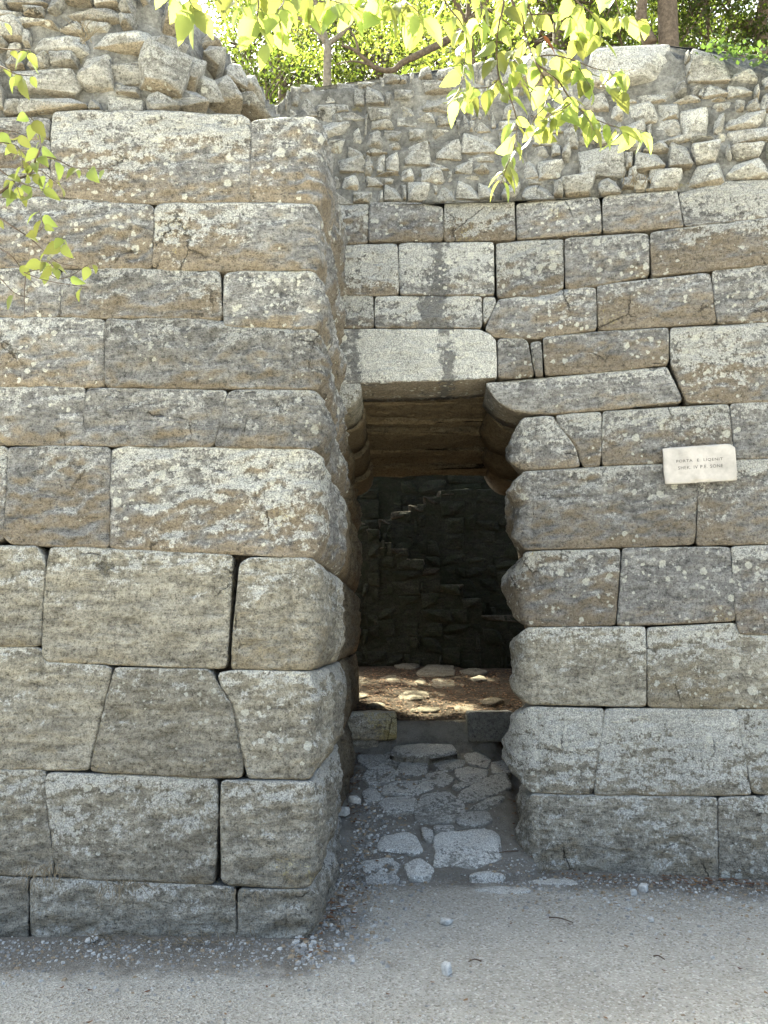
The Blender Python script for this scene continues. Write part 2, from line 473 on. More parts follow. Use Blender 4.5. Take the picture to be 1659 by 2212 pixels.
SEED = [0]
def block_mesh(name, poly, mapf, depth=0.35, bulge=0.02, rough=0.012, res=0.021, edge=0.0045, bulgef=None, soft=1, plen=0.06, aniso=2.4, grow=0.0052, groove=None, flat=False, band=0.0):
    """A stone whose face outline is poly (u, v); mapf(u, v, h) places it, h is outward."""
    SEED[0] += 1
    sd = Vector((SEED[0] * 3.17, SEED[0] * 1.73, SEED[0] * 2.41))
    poly = np.array(poly, float)
    ar = 0.5 * np.sum(poly[:, 0] * np.roll(poly[:, 1], -1) - np.roll(poly[:, 0], -1) * poly[:, 1])
    if ar < 0: poly = poly[::-1]
    ol = resample(poly, max(0.016, res))
    for _ in range(soft):
        ol = ol * 0.5 + (np.roll(ol, 1, 0) + np.roll(ol, -1, 0)) * 0.25
    jit = np.array([(noise.noise(Vector((p[0] * 14, p[1] * 14, 0)) + sd), noise.noise(Vector((p[0] * 14, p[1] * 14, 5)) + sd)) for p in ol])
    ol = ol + jit * 0.006
    tg = np.roll(ol, -1, 0) - np.roll(ol, 1, 0)
    tg /= np.linalg.norm(tg, axis=1)[:, None] + 1e-9
    inn = np.stack([-tg[:, 1], tg[:, 0]], 1)
    ol = ol - inn * grow
    pts = []
    for k in (0.006, 0.016):
        q = ol + inn * k
        ok = inside(q, ol) & (seg_dist(q, ol) > k * 0.8)
        pts.append(q[ok])
    mn, mx = ol.min(0), ol.max(0)
    gx = np.arange(mn[0], mx[0] + res, res); gy = np.arange(mn[1], mx[1] + res, res * 0.87)
    G = np.array([(x + (res / 2 if (j & 1) else 0), y) for j, y in enumerate(gy) for x in gx])
    G = G + (np.random.RandomState(SEED[0]).rand(len(G), 2) - 0.5) * res * 0.45
    G = G[inside(G, ol)]
    if len(G): G = G[seg_dist(G, ol) > 0.016 + res * 0.45]
    if groove is not None:
        cols = [groove + q for q in (-.016, -.008, 0, .008, .016)] + [groove * 1.5 + q for q in (-.006, 0, .006)] + [-0.012, 0.0, 0.012]
        GG = np.array([(c, y) for c in cols for y in np.arange(mn[1], mx[1], 0.02)])
        GG = GG[inside(GG, ol)]; GG = GG[seg_dist(GG, ol) > 0.02]
        if len(G): G = G[(np.abs(G[:, 0] - groove) > 0.026) & (np.abs(G[:, 0] - groove * 1.5) > 0.016) & (np.abs(G[:, 0]) > 0.022)]
        pts.append(GG)
    allp = np.concatenate([ol] + pts + ([G] if len(G) else []))
    n0 = len(ol)
    r = geometry.delaunay_2d_cdt([Vector(p) for p in allp], [(i, (i + 1) % n0) for i in range(n0)], [], 1, 1e-6, True)
    V2 = np.array([(v.x, v.y) for v in r[0]]); F = [tuple(f) for f in r[2]]
    idx = {}
    for i, og in enumerate(r[3]):
        for o in og:
            if o < n0: idx[o] = i
    ring = [idx[i] for i in range(n0) if i in idx]
    d = seg_dist(V2, ol)
    er = edge
    H = np.where(d < er, -er * (1 - np.sqrt(np.clip(1 - (1 - d / er) ** 2, 0, 1))), 0.0)
    de, bl = d, bulge
    if bulgef is not None:
        de, bl, pl = bulgef(V2[:, 0], V2[:, 1], d)
    else:
        pl = plen
    H = H + bl * (1 - np.exp(-de / pl))
    x0, y0, z0 = mapf(V2[:, 0], V2[:, 1], np.zeros(len(V2)))
    fade = np.clip(d / 0.05, 0, 1) * 0.8 + 0.2
    nz = np.empty(len(V2))
    for i in range(len(V2)):
        p = Vector((x0[i], y0[i], z0[i]))
        tilt = Vector((p.x + p.z * 0.25, p.y, (p.z - p.x * 0.25) * aniso))
        a = fbm(tilt * 3.6 + sd, 3)
        b = abs(noise.noise(tilt * 6.0 + sd * 1.3)) - 0.25
        c = fbm(p * 21 + sd, 2)
        e = abs(noise.noise(tilt * 13.0 + sd * 0.7))
        nz[i] = a * 0.9 - b * 1.3 + c * 0.35 - (e - 0.2) * 0.9
    H = H + nz * rough * fade
    if band:
        H = H + band * np.array([noise.noise(Vector((x0[i] * 1.1, y0[i] * 7.0, 3.3)) + sd) + 0.5 * noise.noise(Vector((x0[i] * 2.3, y0[i] * 17.0, 1.3)) + sd) for i in range(len(V2))])
    chip = np.array([max(0.0, noise.noise(Vector((q[0] * 8.5, q[1] * 8.5, 7.7)) + sd) - 0.12) for q in V2])
    H = H - chip * 0.03 * np.exp(-d / 0.022) * (1.0 if depth > 0.15 else 0.2)
    if groove is not None:
        H = H - 0.010 * np.exp(-((V2[:, 0] - groove) / 0.008) ** 2) - 0.006 * np.exp(-((V2[:, 0] - groove * 1.5) / 0.006) ** 2)
    X, Y, Z = mapf(V2[:, 0], V2[:, 1], H)
    verts = list(zip(X, Y, Z)); faces = list(F)
    prev = ring
    O = V2[ring]
    c0 = O.mean(0)
    rows = [0.02, 0.10, 0.24, 0.42, 0.6, 0.8, 1.0, 1.3, 1.7, 2.0, 2.5]
    rows = [q for q in rows if q < depth * 0.85] + [depth]
    for q in rows:
        w = np.array([noise.noise(Vector((o[0] * 6, o[1] * 6, q * 9)) + sd) for o in O]) * (0.004 if q > 0.03 else 0.0)
        Oq = O - (np.stack([O[:, 0] - c0[0], O[:, 1] - c0[1]], 1)) * 0.02 * min(1, q / 0.3) + w[:, None]
        x, y, z = mapf(Oq[:, 0], Oq[:, 1], np.full(len(O), -q))
        b = len(verts)
        verts += list(zip(x, y, z))
        cur = list(range(b, b + len(ring)))
        m = len(ring)
        for i in range(m):
            j = (i + 1) % m
            faces.append((prev[j], prev[i], cur[i], cur[j]))
        prev = cur
    faces.append(tuple(reversed(prev)))
    me = mesh(name, verts, faces)
    hv = np.array([v[2] for v in verts])
    if hv.max() - hv.min() < 0.08 or flat: hv = np.full(len(hv), 0.5)
    else: hv = (hv - hv.min()) / (hv.max() - hv.min())
    me.attributes.new('hgt', 'FLOAT', 'POINT').data.foreach_set('value', hv.astype(np.float32))
    return me

def path_map(path, off=0.0):
    def f(u, v, h):
        x, y, nx, ny = path.eval(u)
        hh = h + off
        return x + nx * hh, y + ny * hh, v
    return f

def vary(o):
    for k, a in (('white', .09), ('spots', .12), ('brown', .14), ('dark', .05)): o[k] = o.get(k, 0.0) + vr.uniform(-a, a)
    o['tone'] = o.get('tone', 0.0) + vr.uniform(-.10, .08)
vr = random.Random(4)
def props(o, **kw):
    for k, v in kw.items(): o[k] = float(v)
    return o

# ------------------------------------------------------------------ ground (one sheet: forecourt, ramp through the gate, court and hillside)
def floor_z(y):
    """height of the ramp and the court on the line of the gate passage (y measured where the gate stands)"""
    if y < 5.95: return 0.0
    if y < 7.85: return 0.03 + (y - 5.95) / 1.9 * 0.56
    if y < 8.02: return 0.59 + (y - 7.85) / 0.17 * 0.22
    if y < 12.0: return 0.81 + (y - 8.02) / 3.98 * 0.36
    if y < 12.9: return 1.17
    return 1.17 + 3.2 * sstep(12.9, 13.6, y) + max(0.0, y - 13.6) * 0.33

def ground_z(x, y):
    q = y - (wall_y(x) - 6.2)
    q -= 0.38 * (sstep(0.93, 1.1, x) + 1 - sstep(-0.5, -0.4, x))
    far = 1 - sstep(35, 60, abs(x))
    z = floor_z(min(q, 44)) * far
    z += 0.012 * noise.noise(Vector((x * 1.3, y * 1.3, 0))) + 0.005 * noise.noise(Vector((x * 6, y * 6, 3)))
    if y < 6.5:
        db = 9.0
        if x < -0.45: db = abs(4.82 - y) if y < 4.9 else 0
        else: db = min(abs(wall_y(x) - y), math.hypot(max(0, x + 0.45), min(0, y - 4.8)) if y < 4.8 else x + 0.42)
        if not (-0.25 < x < 0.98 and y > 5.6): z += 0.03 * math.exp(-max(0, db) / 0.16)
    return z

def axis(lo, hi, a, b, step, grow=1.35):
    xs = list(np.arange(a, b + 1e-6, step))
    s, x = step, b
    while x < hi:
        s *= grow; x = min(hi, x + s); xs.append(x)
    s, x = step, a
    while x > lo:
        s *= grow; x = max(lo, x - s); xs.insert(0, x)
    return xs

gxs = axis(-220, 220, -2.4, 3.6, 0.05); gys = axis(-220, 260, 2.8, 13.0, 0.05)
gv, gf, soil = [], [], []
for y in gys:
    for x in gxs:
        gv.append((x, y, ground_z(x, y)))
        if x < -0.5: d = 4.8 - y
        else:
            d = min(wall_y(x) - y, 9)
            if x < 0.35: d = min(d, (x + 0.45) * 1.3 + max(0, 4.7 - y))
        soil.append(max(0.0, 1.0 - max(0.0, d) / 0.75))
nx_ = len(gxs)
for j in range(len(gys) - 1):
    for i in range(nx_ - 1):
        a = j * nx_ + i
        gf.append((a, a + 1, a + nx_ + 1, a + nx_))
gme = mesh('ground', gv, gf)
at_ = gme.attributes.new('soil', 'FLOAT', 'POINT'); at_.data.foreach_set('value', soil)
tag(link('ground', gme, M_GROUND), kind='structure')

# ------------------------------------------------------------------ left bastion: traced courses (picture units), corner wraps to the return wall
A_BLOCKS = [
 # (outline, corner reach or None, look)
 ([(-140,258),(105,256),(105,300),(-140,302)], None, 'a'),
 ([(-140,305),(106,303),(106,360),(-140,362)], None, 'a'),
 ([(-140,366),(106,364),(106,423),(-140,427)], None, 'a'),
 ([(112,240),(320,239),(520,248),(539,258),(537,434),(350,435),(325,438),(250,438),(108,424)], None, 'a'),
 ([(543,260),(600,252),(645,256),(645,441),(610,439),(539,434)], .62, 'a'),
 ([(-140,435),(100,427),(210,436),(325,443),(332,452),(326,578),(200,577),(-140,576)], None, 'a'),
 ([(336,446),(345,440),(420,438),(600,440),(645,444),(645,585),(615,581),(550,581),(475,584),(350,581),(330,576)], .36, 'a'),
 ([(-140,579),(120,580),(131,585),(124,684),(-140,683)], None, 'a'),
 ([(134,590),(140,581),(280,580),(474,587),(479,688),(300,684),(127,684)], None, 'a'),
 ([(484,594),(495,588),(640,588),(640,711),(525,706),(485,702)], .58, 'a'),
 ([(-140,687),(175,687),(224,690),(223,834),(100,833),(-140,831)], None, 'a'),
 ([(229,690),(450,690),(480,694),(484,707),(525,710),(640,715),(650,842),(440,836),(228,834)], .34, 'a'),
 ([(-140,836),(180,837),(182,850),(173,960),(-140,959)], None, 'm'),
 ([(187,839),(488,844),(490,849),(460,963),(300,962),(176,961)], None, 'm'),
 ([(494,848),(520,844),(640,846),(640,971),(560,966),(465,965)], .60, 'm'),
 ([(-140,964),(15,966),(5,1168),(-140,1174)], None, 'm'),
 ([(18,967),(120,965),(233,967),(236,975),(233,1180),(90,1177),(25,1173),(7,1160)], None, 'm'),
 ([(240,971),(270,966),(460,968),(640,975),(650,1203),(615,1201),(450,1189),(245,1183),(237,1178)], .38, 'm'),
 ([(-140,1178),(80,1181),(96,1207),(93,1277),(85,1395),(-140,1393)], None, 'l'),
 ([(108,1184),(175,1183),(310,1191),(500,1200),(487,1443),(350,1439),(98,1427),(90,1410),(91,1317),(103,1210)], None, 'l'),
 ([(519,1214),(540,1205),(640,1209),(650,1448),(600,1445),(500,1444),(498,1440),(512,1290)], .55, 'l'),
 ([(-140,1397),(82,1400),(94,1432),(225,1439),(240,1447),(210,1555),(188,1663),(95,1662),(-140,1657)], None, 'l'),
 ([(250,1443),(450,1447),(461,1463),(469,1490),(495,1518),(510,1580),(509,1610),(524,1645),(522,1678),(450,1678),(195,1665),(216,1570)], None, 'l'),
 ([(474,1453),(500,1450),(640,1455),(640,1683),(610,1682),(534,1680),(532,1640),(520,1612),(520,1577),(504,1512),(476,1478),(471,1460)], .36, 'l'),
 ([(-140,1662),(95,1667),(92,1690),(98,1755),(110,1835),(113,1891),(-140,1888)], None, 'l'),
 ([(103,1671),(250,1676),(468,1686),(468,1775),(462,1908),(360,1905),(200,1899),(122,1891),(116,1850),(101,1730),(97,1700)], None, 'l'),
 ([(479,1688),(525,1690),(640,1689),(630,1915),(600,1917),(500,1911),(481,1903),(478,1780)], .56, 'l'),
 ([(-140,1893),(58,1897),(61,2070),(-140,2070)], None, 'b'),
 ([(65,1899),(250,1904),(505,1919),(510,2085),(65,2075)], None, 'b'),
 ([(516,1923),(635,1925),(640,2085),(513,2085)], .58, 'b'),
]
bastion = empty('bastion_wall', (-0.52, 4.82, 0))
tag(bastion, 'projecting left bastion of huge grey weathered stone blocks beside the doorway', 'stone wall')
LOOK = {'a': (M_ASH, dict(white=0.03, brown=0.02, spots=0.04)), 'm': (M_ASH, dict(white=0.02, brown=-0.02, spots=0.03, dark=0.02)), 'b': (M_BASE, dict(white=-0.10, brown=-0.05, spots=-0.1, tone=0.02)), 'l': (M_BASE, dict(white=0.02, brown=-0.12, spots=-0.02, yellow=0.04))}
rng = random.Random(11)
def corner_bulge(front, side, ls):
    def f(u, v, d):
        isB = u > 0
        de = np.where(isB, np.minimum(d, u * 0.8), np.minimum(d, np.maximum(0, -u - 0.10)))
        return de, np.where(isB, side, front), np.where(isB, ls, 0.07)
    return f
B_LEVELS = []
for pl, reach, lk in A_BLOCKS:
    sz = []
    for (px, py) in pl:
        s, z = PL.hit(px, py, 0)
        if reach is not None and px >= 630:
            z = PL.hit(640, py, 0)[1]
            s = reach
        sz.append((s, z))
    kw = dict(bulge=rng.uniform(0.003, 0.012), rough=rng.uniform(0.017, 0.026), groove=None)
    if reach is not None:
        zc = sorted([z for s, z in sz if s == reach])
        B_LEVELS.append((zc[-1], zc[0], reach, lk))
        kw['groove'] = -0.115
        kw['bulgef'] = corner_bulge(kw['bulge'], rng.uniform(0.045, 0.085), 0.075)
    mat, at = LOOK[lk]
    o = link('stone_block', block_mesh('stone_block', sz, path_map(PL, rng.uniform(-0.008, 0.008)), **kw), mat, bastion)
    props(o, **at)
    vary(o)
# blocks further along, to the left of the picture
for k, (zt, zb, reach, lk) in enumerate(B_LEVELS):
    zm = 0.5 * (zt + zb)
    s1 = min((PL.hit(-142, y_, 0) for y_ in range(240, 2100, 12)), key=lambda q: abs(q[1] - zm))[0]
    ln = [0.8, 0.55, 0.95, 0.7, 0.6][k % 5]
    for (a, b) in ((s1 - ln, s1), (s1 - ln - 1.0, s1 - ln - 0.01), (s1 - ln - 1.9, s1 - ln - 1.01)):
        o = link('stone_block', block_mesh('stone_block', [(a + 0.004, zb + 0.004), (b - 0.004, zb + 0.004), (b - 0.004, zt - 0.004), (a + 0.004, zt - 0.004)], path_map(PL), res=0.06), LOOK[lk][0], bastion)
        props(o, **LOOK[lk][1])
# return wall and the left wall of the passage
SB = PL.S[2]
for k, (zt, zb, reach, lk) in enumerate(B_LEVELS):
    s = reach + 0.008
    end = PL.S[3] - 0.02
    if zb > 3.1: end = SB + 0.03
    i = 0
    while s < end - 0.05:
        ln = rng.uniform(0.42, 0.75)
        e = s + ln
        if end - e < 0.35: e = end
        top = zt
        if s > SB - 0.3 and zt > 3.2: top = 3.19
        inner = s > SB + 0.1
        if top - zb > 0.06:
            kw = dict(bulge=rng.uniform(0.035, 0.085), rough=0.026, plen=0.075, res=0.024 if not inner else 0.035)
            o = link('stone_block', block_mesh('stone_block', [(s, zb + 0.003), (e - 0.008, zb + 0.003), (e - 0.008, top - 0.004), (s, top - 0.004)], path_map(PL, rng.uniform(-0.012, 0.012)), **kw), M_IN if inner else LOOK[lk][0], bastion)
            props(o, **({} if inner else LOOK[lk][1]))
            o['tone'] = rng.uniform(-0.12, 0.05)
        s = e
        i += 1

def prism(name, plan, z0, z1, mat, parent):
    n = len(plan)
    v = [(x, y, z0) for x, y in plan] + [(x, y, z1) for x, y in plan]
    f = [tuple(range(n - 1, -1, -1)), tuple(range(n, 2 * n))] + [(i, (i + 1) % n, n + (i + 1) % n, n + i) for i in range(n)]
    return link(name, mesh(name, v, f, False), mat, parent)
prism('rubble_core', [(-4.3, 5.14), (-0.74, 5.02), (-0.60, 6.3), (-0.54, 9.2), (-4.3, 9.2)], -0.3, 4.52, M_CORE, bastion)

# ------------------------------------------------------------------ gate wall (right): traced courses
C_TOP = [
 # outline, look tweaks  (plane of the wall above the door and to the right)
 ([(690,445),(795,440),(794,524),(690,530)], dict(white=.08, tone=.0)),
 ([(800,439),(885,438),(956,447),(956,518),(880,520),(797,522)], dict(white=-.03, tone=-.12)),
 ([(961,437),(1109,432),(1112,515),(960,518)], dict(white=.04, tone=-.08)),
 ([(1116,441),(1294,425),(1299,500),(1118,515)], dict(white=.03)),
 ([(1303,424),(1461,413),(1476,488),(1304,501)], dict(white=.06)),
 ([(1468,417),(1580,391),(1760,386),(1760,460),(1480,488)], dict(white=.14, tone=.08)),
 ([(690,532),(857,527),(861,636),(690,639)], dict(white=.12, tone=.08)),
 ([(862,526),(1065,524),(1066,636),(865,636)], dict(white=.2, tone=.18, streak=.085, streak_x=.405, streak2_x=.405)),
 ([(1073,526),(1216,517),(1216,622),(1200,633),(1170,640),(1075,641)], dict(white=.06, brown=.1)),
 ([(1221,516),(1400,504),(1402,593),(1330,609),(1240,625),(1223,623)], dict(white=.07, brown=.1)),
 ([(1406,504),(1470,494),(1760,462),(1760,562),(1540,580),(1408,596)], dict(white=.05, brown=.12)),
 ([(690,642),(805,639),(806,706),(690,709)], dict(white=.06, tone=.04)),
 ([(811,641),(1039,641),(1040,707),(810,706)], dict(white=.13, tone=.08, streak=.12, streak_x=.36, streak2_x=.36)),
 ([(1045,642),(1067,642),(1070,655),(1059,680),(1046,702)], dict(white=.3, tone=.1)),
 ([(1077,649),(1130,643),(1170,648),(1190,645),(1225,633),(1236,623),(1286,623),(1287,711),(1155,730),(1065,726),(1049,711)], dict(white=-.02, tone=-.08)),
 ([(1291,618),(1534,590),(1545,696),(1293,713)], dict(white=-.02, tone=-.06, brown=.05)),
 ([(1539,585),(1760,564),(1760,690),(1550,698)], dict(white=.09)),
 ([(1076,733),(1130,730),(1140,739),(1152,811),(1077,816)], dict(white=-.02, tone=-.08)),
 ([(1147,740),(1167,737),(1172,811),(1158,812)], dict(white=-.0, tone=-.08)),
 ([(1174,730),(1290,718),(1443,709),(1443,786),(1290,804),(1178,809)], dict(white=-.02, tone=-.08, brown=.06)),
 ([(1448,710),(1760,692),(1760,860),(1590,869),(1486,869),(1451,788)], dict(white=.02, brown=.08)),
 ([(1202,897),(1298,890),(1296,1004),(1262,1008),(1245,958),(1207,916)], dict(white=.0, tone=-.02)),
 ([(1303,889),(1573,873),(1585,991),(1301,1004)], dict(white=-.02, brown=.1, tone=-.04)),
 ([(1578,873),(1760,862),(1760,988),(1590,991)], dict(white=.05)),
 ([(1512,999),(1590,995),(1760,990),(1760,1171),(1506,1177)], dict(white=-.02, tone=-.03)),
 ([(1346,1186),(1576,1182),(1588,1340),(1334,1351)], dict(white=-.03, tone=-.06, yellow=.04)),
 ([(1581,1181),(1760,1175),(1760,1370),(1601,1369),(1592,1345)], dict(white=.02, brown=.06)),
 ([(1399,1356),(1588,1347),(1598,1375),(1760,1374),(1760,1531),(1401,1527)], dict(low=1, white=.12, tone=.05, brown=-.1)),
 ([(1308,1532),(1587,1534),(1595,1555),(1622,1716),(1530,1718),(1284,1717)], dict(low=1, white=.12, tone=.06, brown=-.1, yellow=.03)),
 ([(1591,1534),(1760,1535),(1760,1714),(1628,1714)], dict(low=1, white=.12, tone=.06, brown=-.1)),
 ([(1554,1724),(1625,1722),(1760,1716),(1760,2010),(1558,1990)], dict(white=-.12, brown=-.02, low=1)),
]
C_CORNER = [
 ([(1134,905),(1150,902),(1195,899),(1200,918),(1238,960),(1253,1006),(1134,1018)], .55, dict(white=.06)),
 ([(1134,1026),(1300,1010),(1507,1000),(1506,1040),(1500,1175),(1350,1180),(1134,1188)], .80, dict(white=.0, tone=-.03)),
 ([(1134,1194),(1340,1187),(1328,1350),(1134,1353)], .55, dict(white=.05)),
 ([(1134,1359),(1393,1355),(1395,1525),(1134,1520)], .85, dict(low=1, white=.08, tone=.0, dark=.03, brown=-.1)),
 ([(1134,1527),(1303,1532),(1299,1580),(1278,1716),(1134,1711)], .55, dict(low=1, white=.1, tone=.03, brown=-.1)),
 ([(1134,1718),(1280,1723),(1548,1725),(1551,1990),(1134,1935)], .80, dict(white=-.12, low=1, brown=-.02)),
]
gate = empty('gate_wall', (JX, JY, 0))
tag(gate, 'right-hand wall of large coursed stone blocks carrying the lintel over the dark doorway', 'stone wall')

def c_hit(px, py):
    s, z = PC.hit(px, py, 1)
    if s < 0: s, z = PC.hit(px, py, 0)
    return s, z

def look(o, at, default_mat=None):
    base = dict(white=0.04, spots=0.08)
    base.update(at)
    base.pop('low', None)
    props(o, **base)
    vary(o)

for pl, at in C_TOP:
    sz = [c_hit(px, py) for px, py in pl]
    m = block_mesh('stone_block', sz, path_map(PC, rng.uniform(-0.007, 0.007)), bulge=rng.uniform(0.001, 0.008), rough=rng.uniform(0.011, 0.019))
    look(link('stone_block', m, M_BASE if at.get('low') else M_ASH, gate), at)

# lintel
lint = [(690,714),(810,712),(1034,713),(1058,723),(1070,736),(1071,814),(1000,819),(790,826),(690,830)]
m = block_mesh('lintel', [c_hit(px, py) for px, py in lint], path_map(PC, 0.004), depth=0.55, bulge=0.0, rough=0.007, edge=0.004, soft=0)
look(link('lintel', m, M_ASH, gate), dict(white=.30, tone=.34, spots=.12, brown=-.35, streak=.07, streak_x=.47, streak2_x=-.22))
# corbel stones with rounded ends under the lintel
corb_r = [(1050,828),(1285,808),(1441,793),(1473,866),(1305,884),(1200,892),(1140,891),(1112,888),(1090,878),(1072,862),(1060,845)]
m = block_mesh('corbel', [c_hit(px, py) for px, py in corb_r], path_map(PC, 0.0), depth=0.62, bulge=0.012, rough=0.010, soft=1)
look(link('corbel', m, M_ASH, gate), dict(white=.02, tone=-.06, brown=-.05))
corb_l = [(690,832),(778,829),(777,850),(770,866),(757,880),(740,889),(722,893),(690,895)]
m = block_mesh('corbel', [c_hit(px, py) for px, py in corb_l], path_map(PC, 0.0), depth=0.62, bulge=0.010, rough=0.007, soft=1)
look(link('corbel', m, M_BASE, gate), dict(white=.10, tone=.1, spots=-.3, brown=-.2))
Z_SOF = c_hit(900, 824)[1]
Z_SPR = c_hit(722, 893)[1]

R_LEVELS = []
for pl, reach, at in C_CORNER:
    sz = []
    for px, py in pl:
        s, z = PR.hit(px, py, 1)
        if px <= 1134: s = -reach
        sz.append((s, z))
    zc = sorted([z for s, z in sz if s == -reach])
    R_LEVELS.append((zc[-1], zc[0], reach))
    fb = rng.uniform(0.003, 0.010)
    def bf(u, v, d, fb=fb, sb=rng.uniform(0.13, 0.20), ph=rng.uniform(0, 50)):
        isB = u < 0
        de = np.where(isB, np.minimum(d, -u * 0.9), np.minimum(d, np.maximum(0, u - 0.05)))
        nb = np.array([0.8 + 0.55 * noise.noise(Vector((a * 3.1, b * 3.7, ph))) + 0.25 * noise.noise(Vector((a * 8, b * 9, ph))) for a, b in zip(u, v)])
        return de, np.where(isB, sb * nb, fb), np.where(isB, 0.085, 0.06)
    m = block_mesh('stone_block', sz, path_map(PR, rng.uniform(-0.004, 0.004)), bulge=0.02, rough=rng.uniform(0.013, 0.019), bulgef=bf, groove=0.05)
    look(link('stone_block', m, M_BASE if at.get('low') else M_ASH, gate), at)
for (zt, zb, reach) in R_LEVELS:
    s = -reach - 0.008
    end = PR.S[0] + 0.02
    while s > end + 0.05:
        e = s - rng.uniform(0.7, 1.0)
        if e - end < 0.4: e = end
        m = block_mesh('stone_block', [(e + 0.008, zb + 0.003), (s, zb + 0.003), (s, zt - 0.004), (e + 0.008, zt - 0.004)], path_map(PR), bulge=0.06, rough=0.018, plen=0.10, res=0.05)
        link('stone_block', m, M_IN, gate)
        s = e
# extra blocks beyond the right edge of the picture
zs = [c_hit(1760, y)[1] for y in (386, 461, 563, 691, 861, 989, 1173, 1372, 1533, 1715, 2005)]
s0 = c_hit(1764, 1100)[0]
for k in range(len(zs) - 1):
    ln = [0.6, 0.9, 0.75][k % 3]
    s0 = c_hit(1760, 0.5 * ((386, 461, 563, 691, 861, 989, 1173, 1372, 1533, 1715, 2005)[k] + (386, 461, 563, 691, 861, 989, 1173, 1372, 1533, 1715, 2005)[k + 1]))[0]
    for a, b in ((s0 + 0.012, s0 + ln), (s0 + ln + 0.008, 4.0)):
        m = block_mesh('stone_block', [(a, zs[k + 1] + 0.004), (b, zs[k + 1] + 0.004), (b, zs[k] - 0.004), (a, zs[k] - 0.004)], path_map(PC), res=0.06)
        look(link('stone_block', m, M_ASH, gate), {})
# roof slabs of the passage and the corbels that carry them
ys = [6.76, 6.92, 7.42, 7.62, 8.25, 8.55, 9.0, 9.4]
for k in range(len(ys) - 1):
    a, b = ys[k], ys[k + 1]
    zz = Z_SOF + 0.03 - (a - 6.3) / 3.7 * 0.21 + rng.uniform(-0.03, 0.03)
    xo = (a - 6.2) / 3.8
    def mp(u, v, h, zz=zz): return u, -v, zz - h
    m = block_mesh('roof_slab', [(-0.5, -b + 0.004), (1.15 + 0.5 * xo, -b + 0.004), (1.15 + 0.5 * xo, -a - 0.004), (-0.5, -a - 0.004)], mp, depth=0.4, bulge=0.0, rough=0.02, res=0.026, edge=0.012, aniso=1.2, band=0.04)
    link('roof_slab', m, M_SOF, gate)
yc = [6.84, 7.7, 8.6, 9.38]
qs = [c_hit(px, py) for px, py in corb_l]
ql = [(PC.eval(s)[0], z) for s, z in qs]
qs = [c_hit(px, py) for px, py in corb_r[5:]]
qr = [(float(PC.eval(s)[0]), z) for s, z in qs]
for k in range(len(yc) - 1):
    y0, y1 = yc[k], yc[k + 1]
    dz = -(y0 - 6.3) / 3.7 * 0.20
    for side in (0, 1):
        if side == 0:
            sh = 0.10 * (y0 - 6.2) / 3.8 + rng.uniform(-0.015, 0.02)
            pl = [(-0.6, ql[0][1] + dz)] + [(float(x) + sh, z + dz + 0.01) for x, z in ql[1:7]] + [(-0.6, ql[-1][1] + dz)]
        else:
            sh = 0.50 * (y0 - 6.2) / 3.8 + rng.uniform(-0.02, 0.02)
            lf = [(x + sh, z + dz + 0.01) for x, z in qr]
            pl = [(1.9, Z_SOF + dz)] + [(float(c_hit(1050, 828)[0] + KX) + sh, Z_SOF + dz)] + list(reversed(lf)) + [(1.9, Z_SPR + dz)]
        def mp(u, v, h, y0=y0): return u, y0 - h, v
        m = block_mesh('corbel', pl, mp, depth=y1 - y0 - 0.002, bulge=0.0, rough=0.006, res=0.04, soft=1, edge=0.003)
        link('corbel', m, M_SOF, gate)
prism('rubble_core', [(1.32, 6.40), (4.9, 5.70), (4.9, 9.9), (1.86, 9.9)], -0.3, 4.5, M_CORE, gate)
prism('rubble_core', [(-0.75, 6.50), (1.318, 6.50), (1.80, 9.3), (-0.75, 9.3)], 3.72, 4.52, M_CORE, gate)

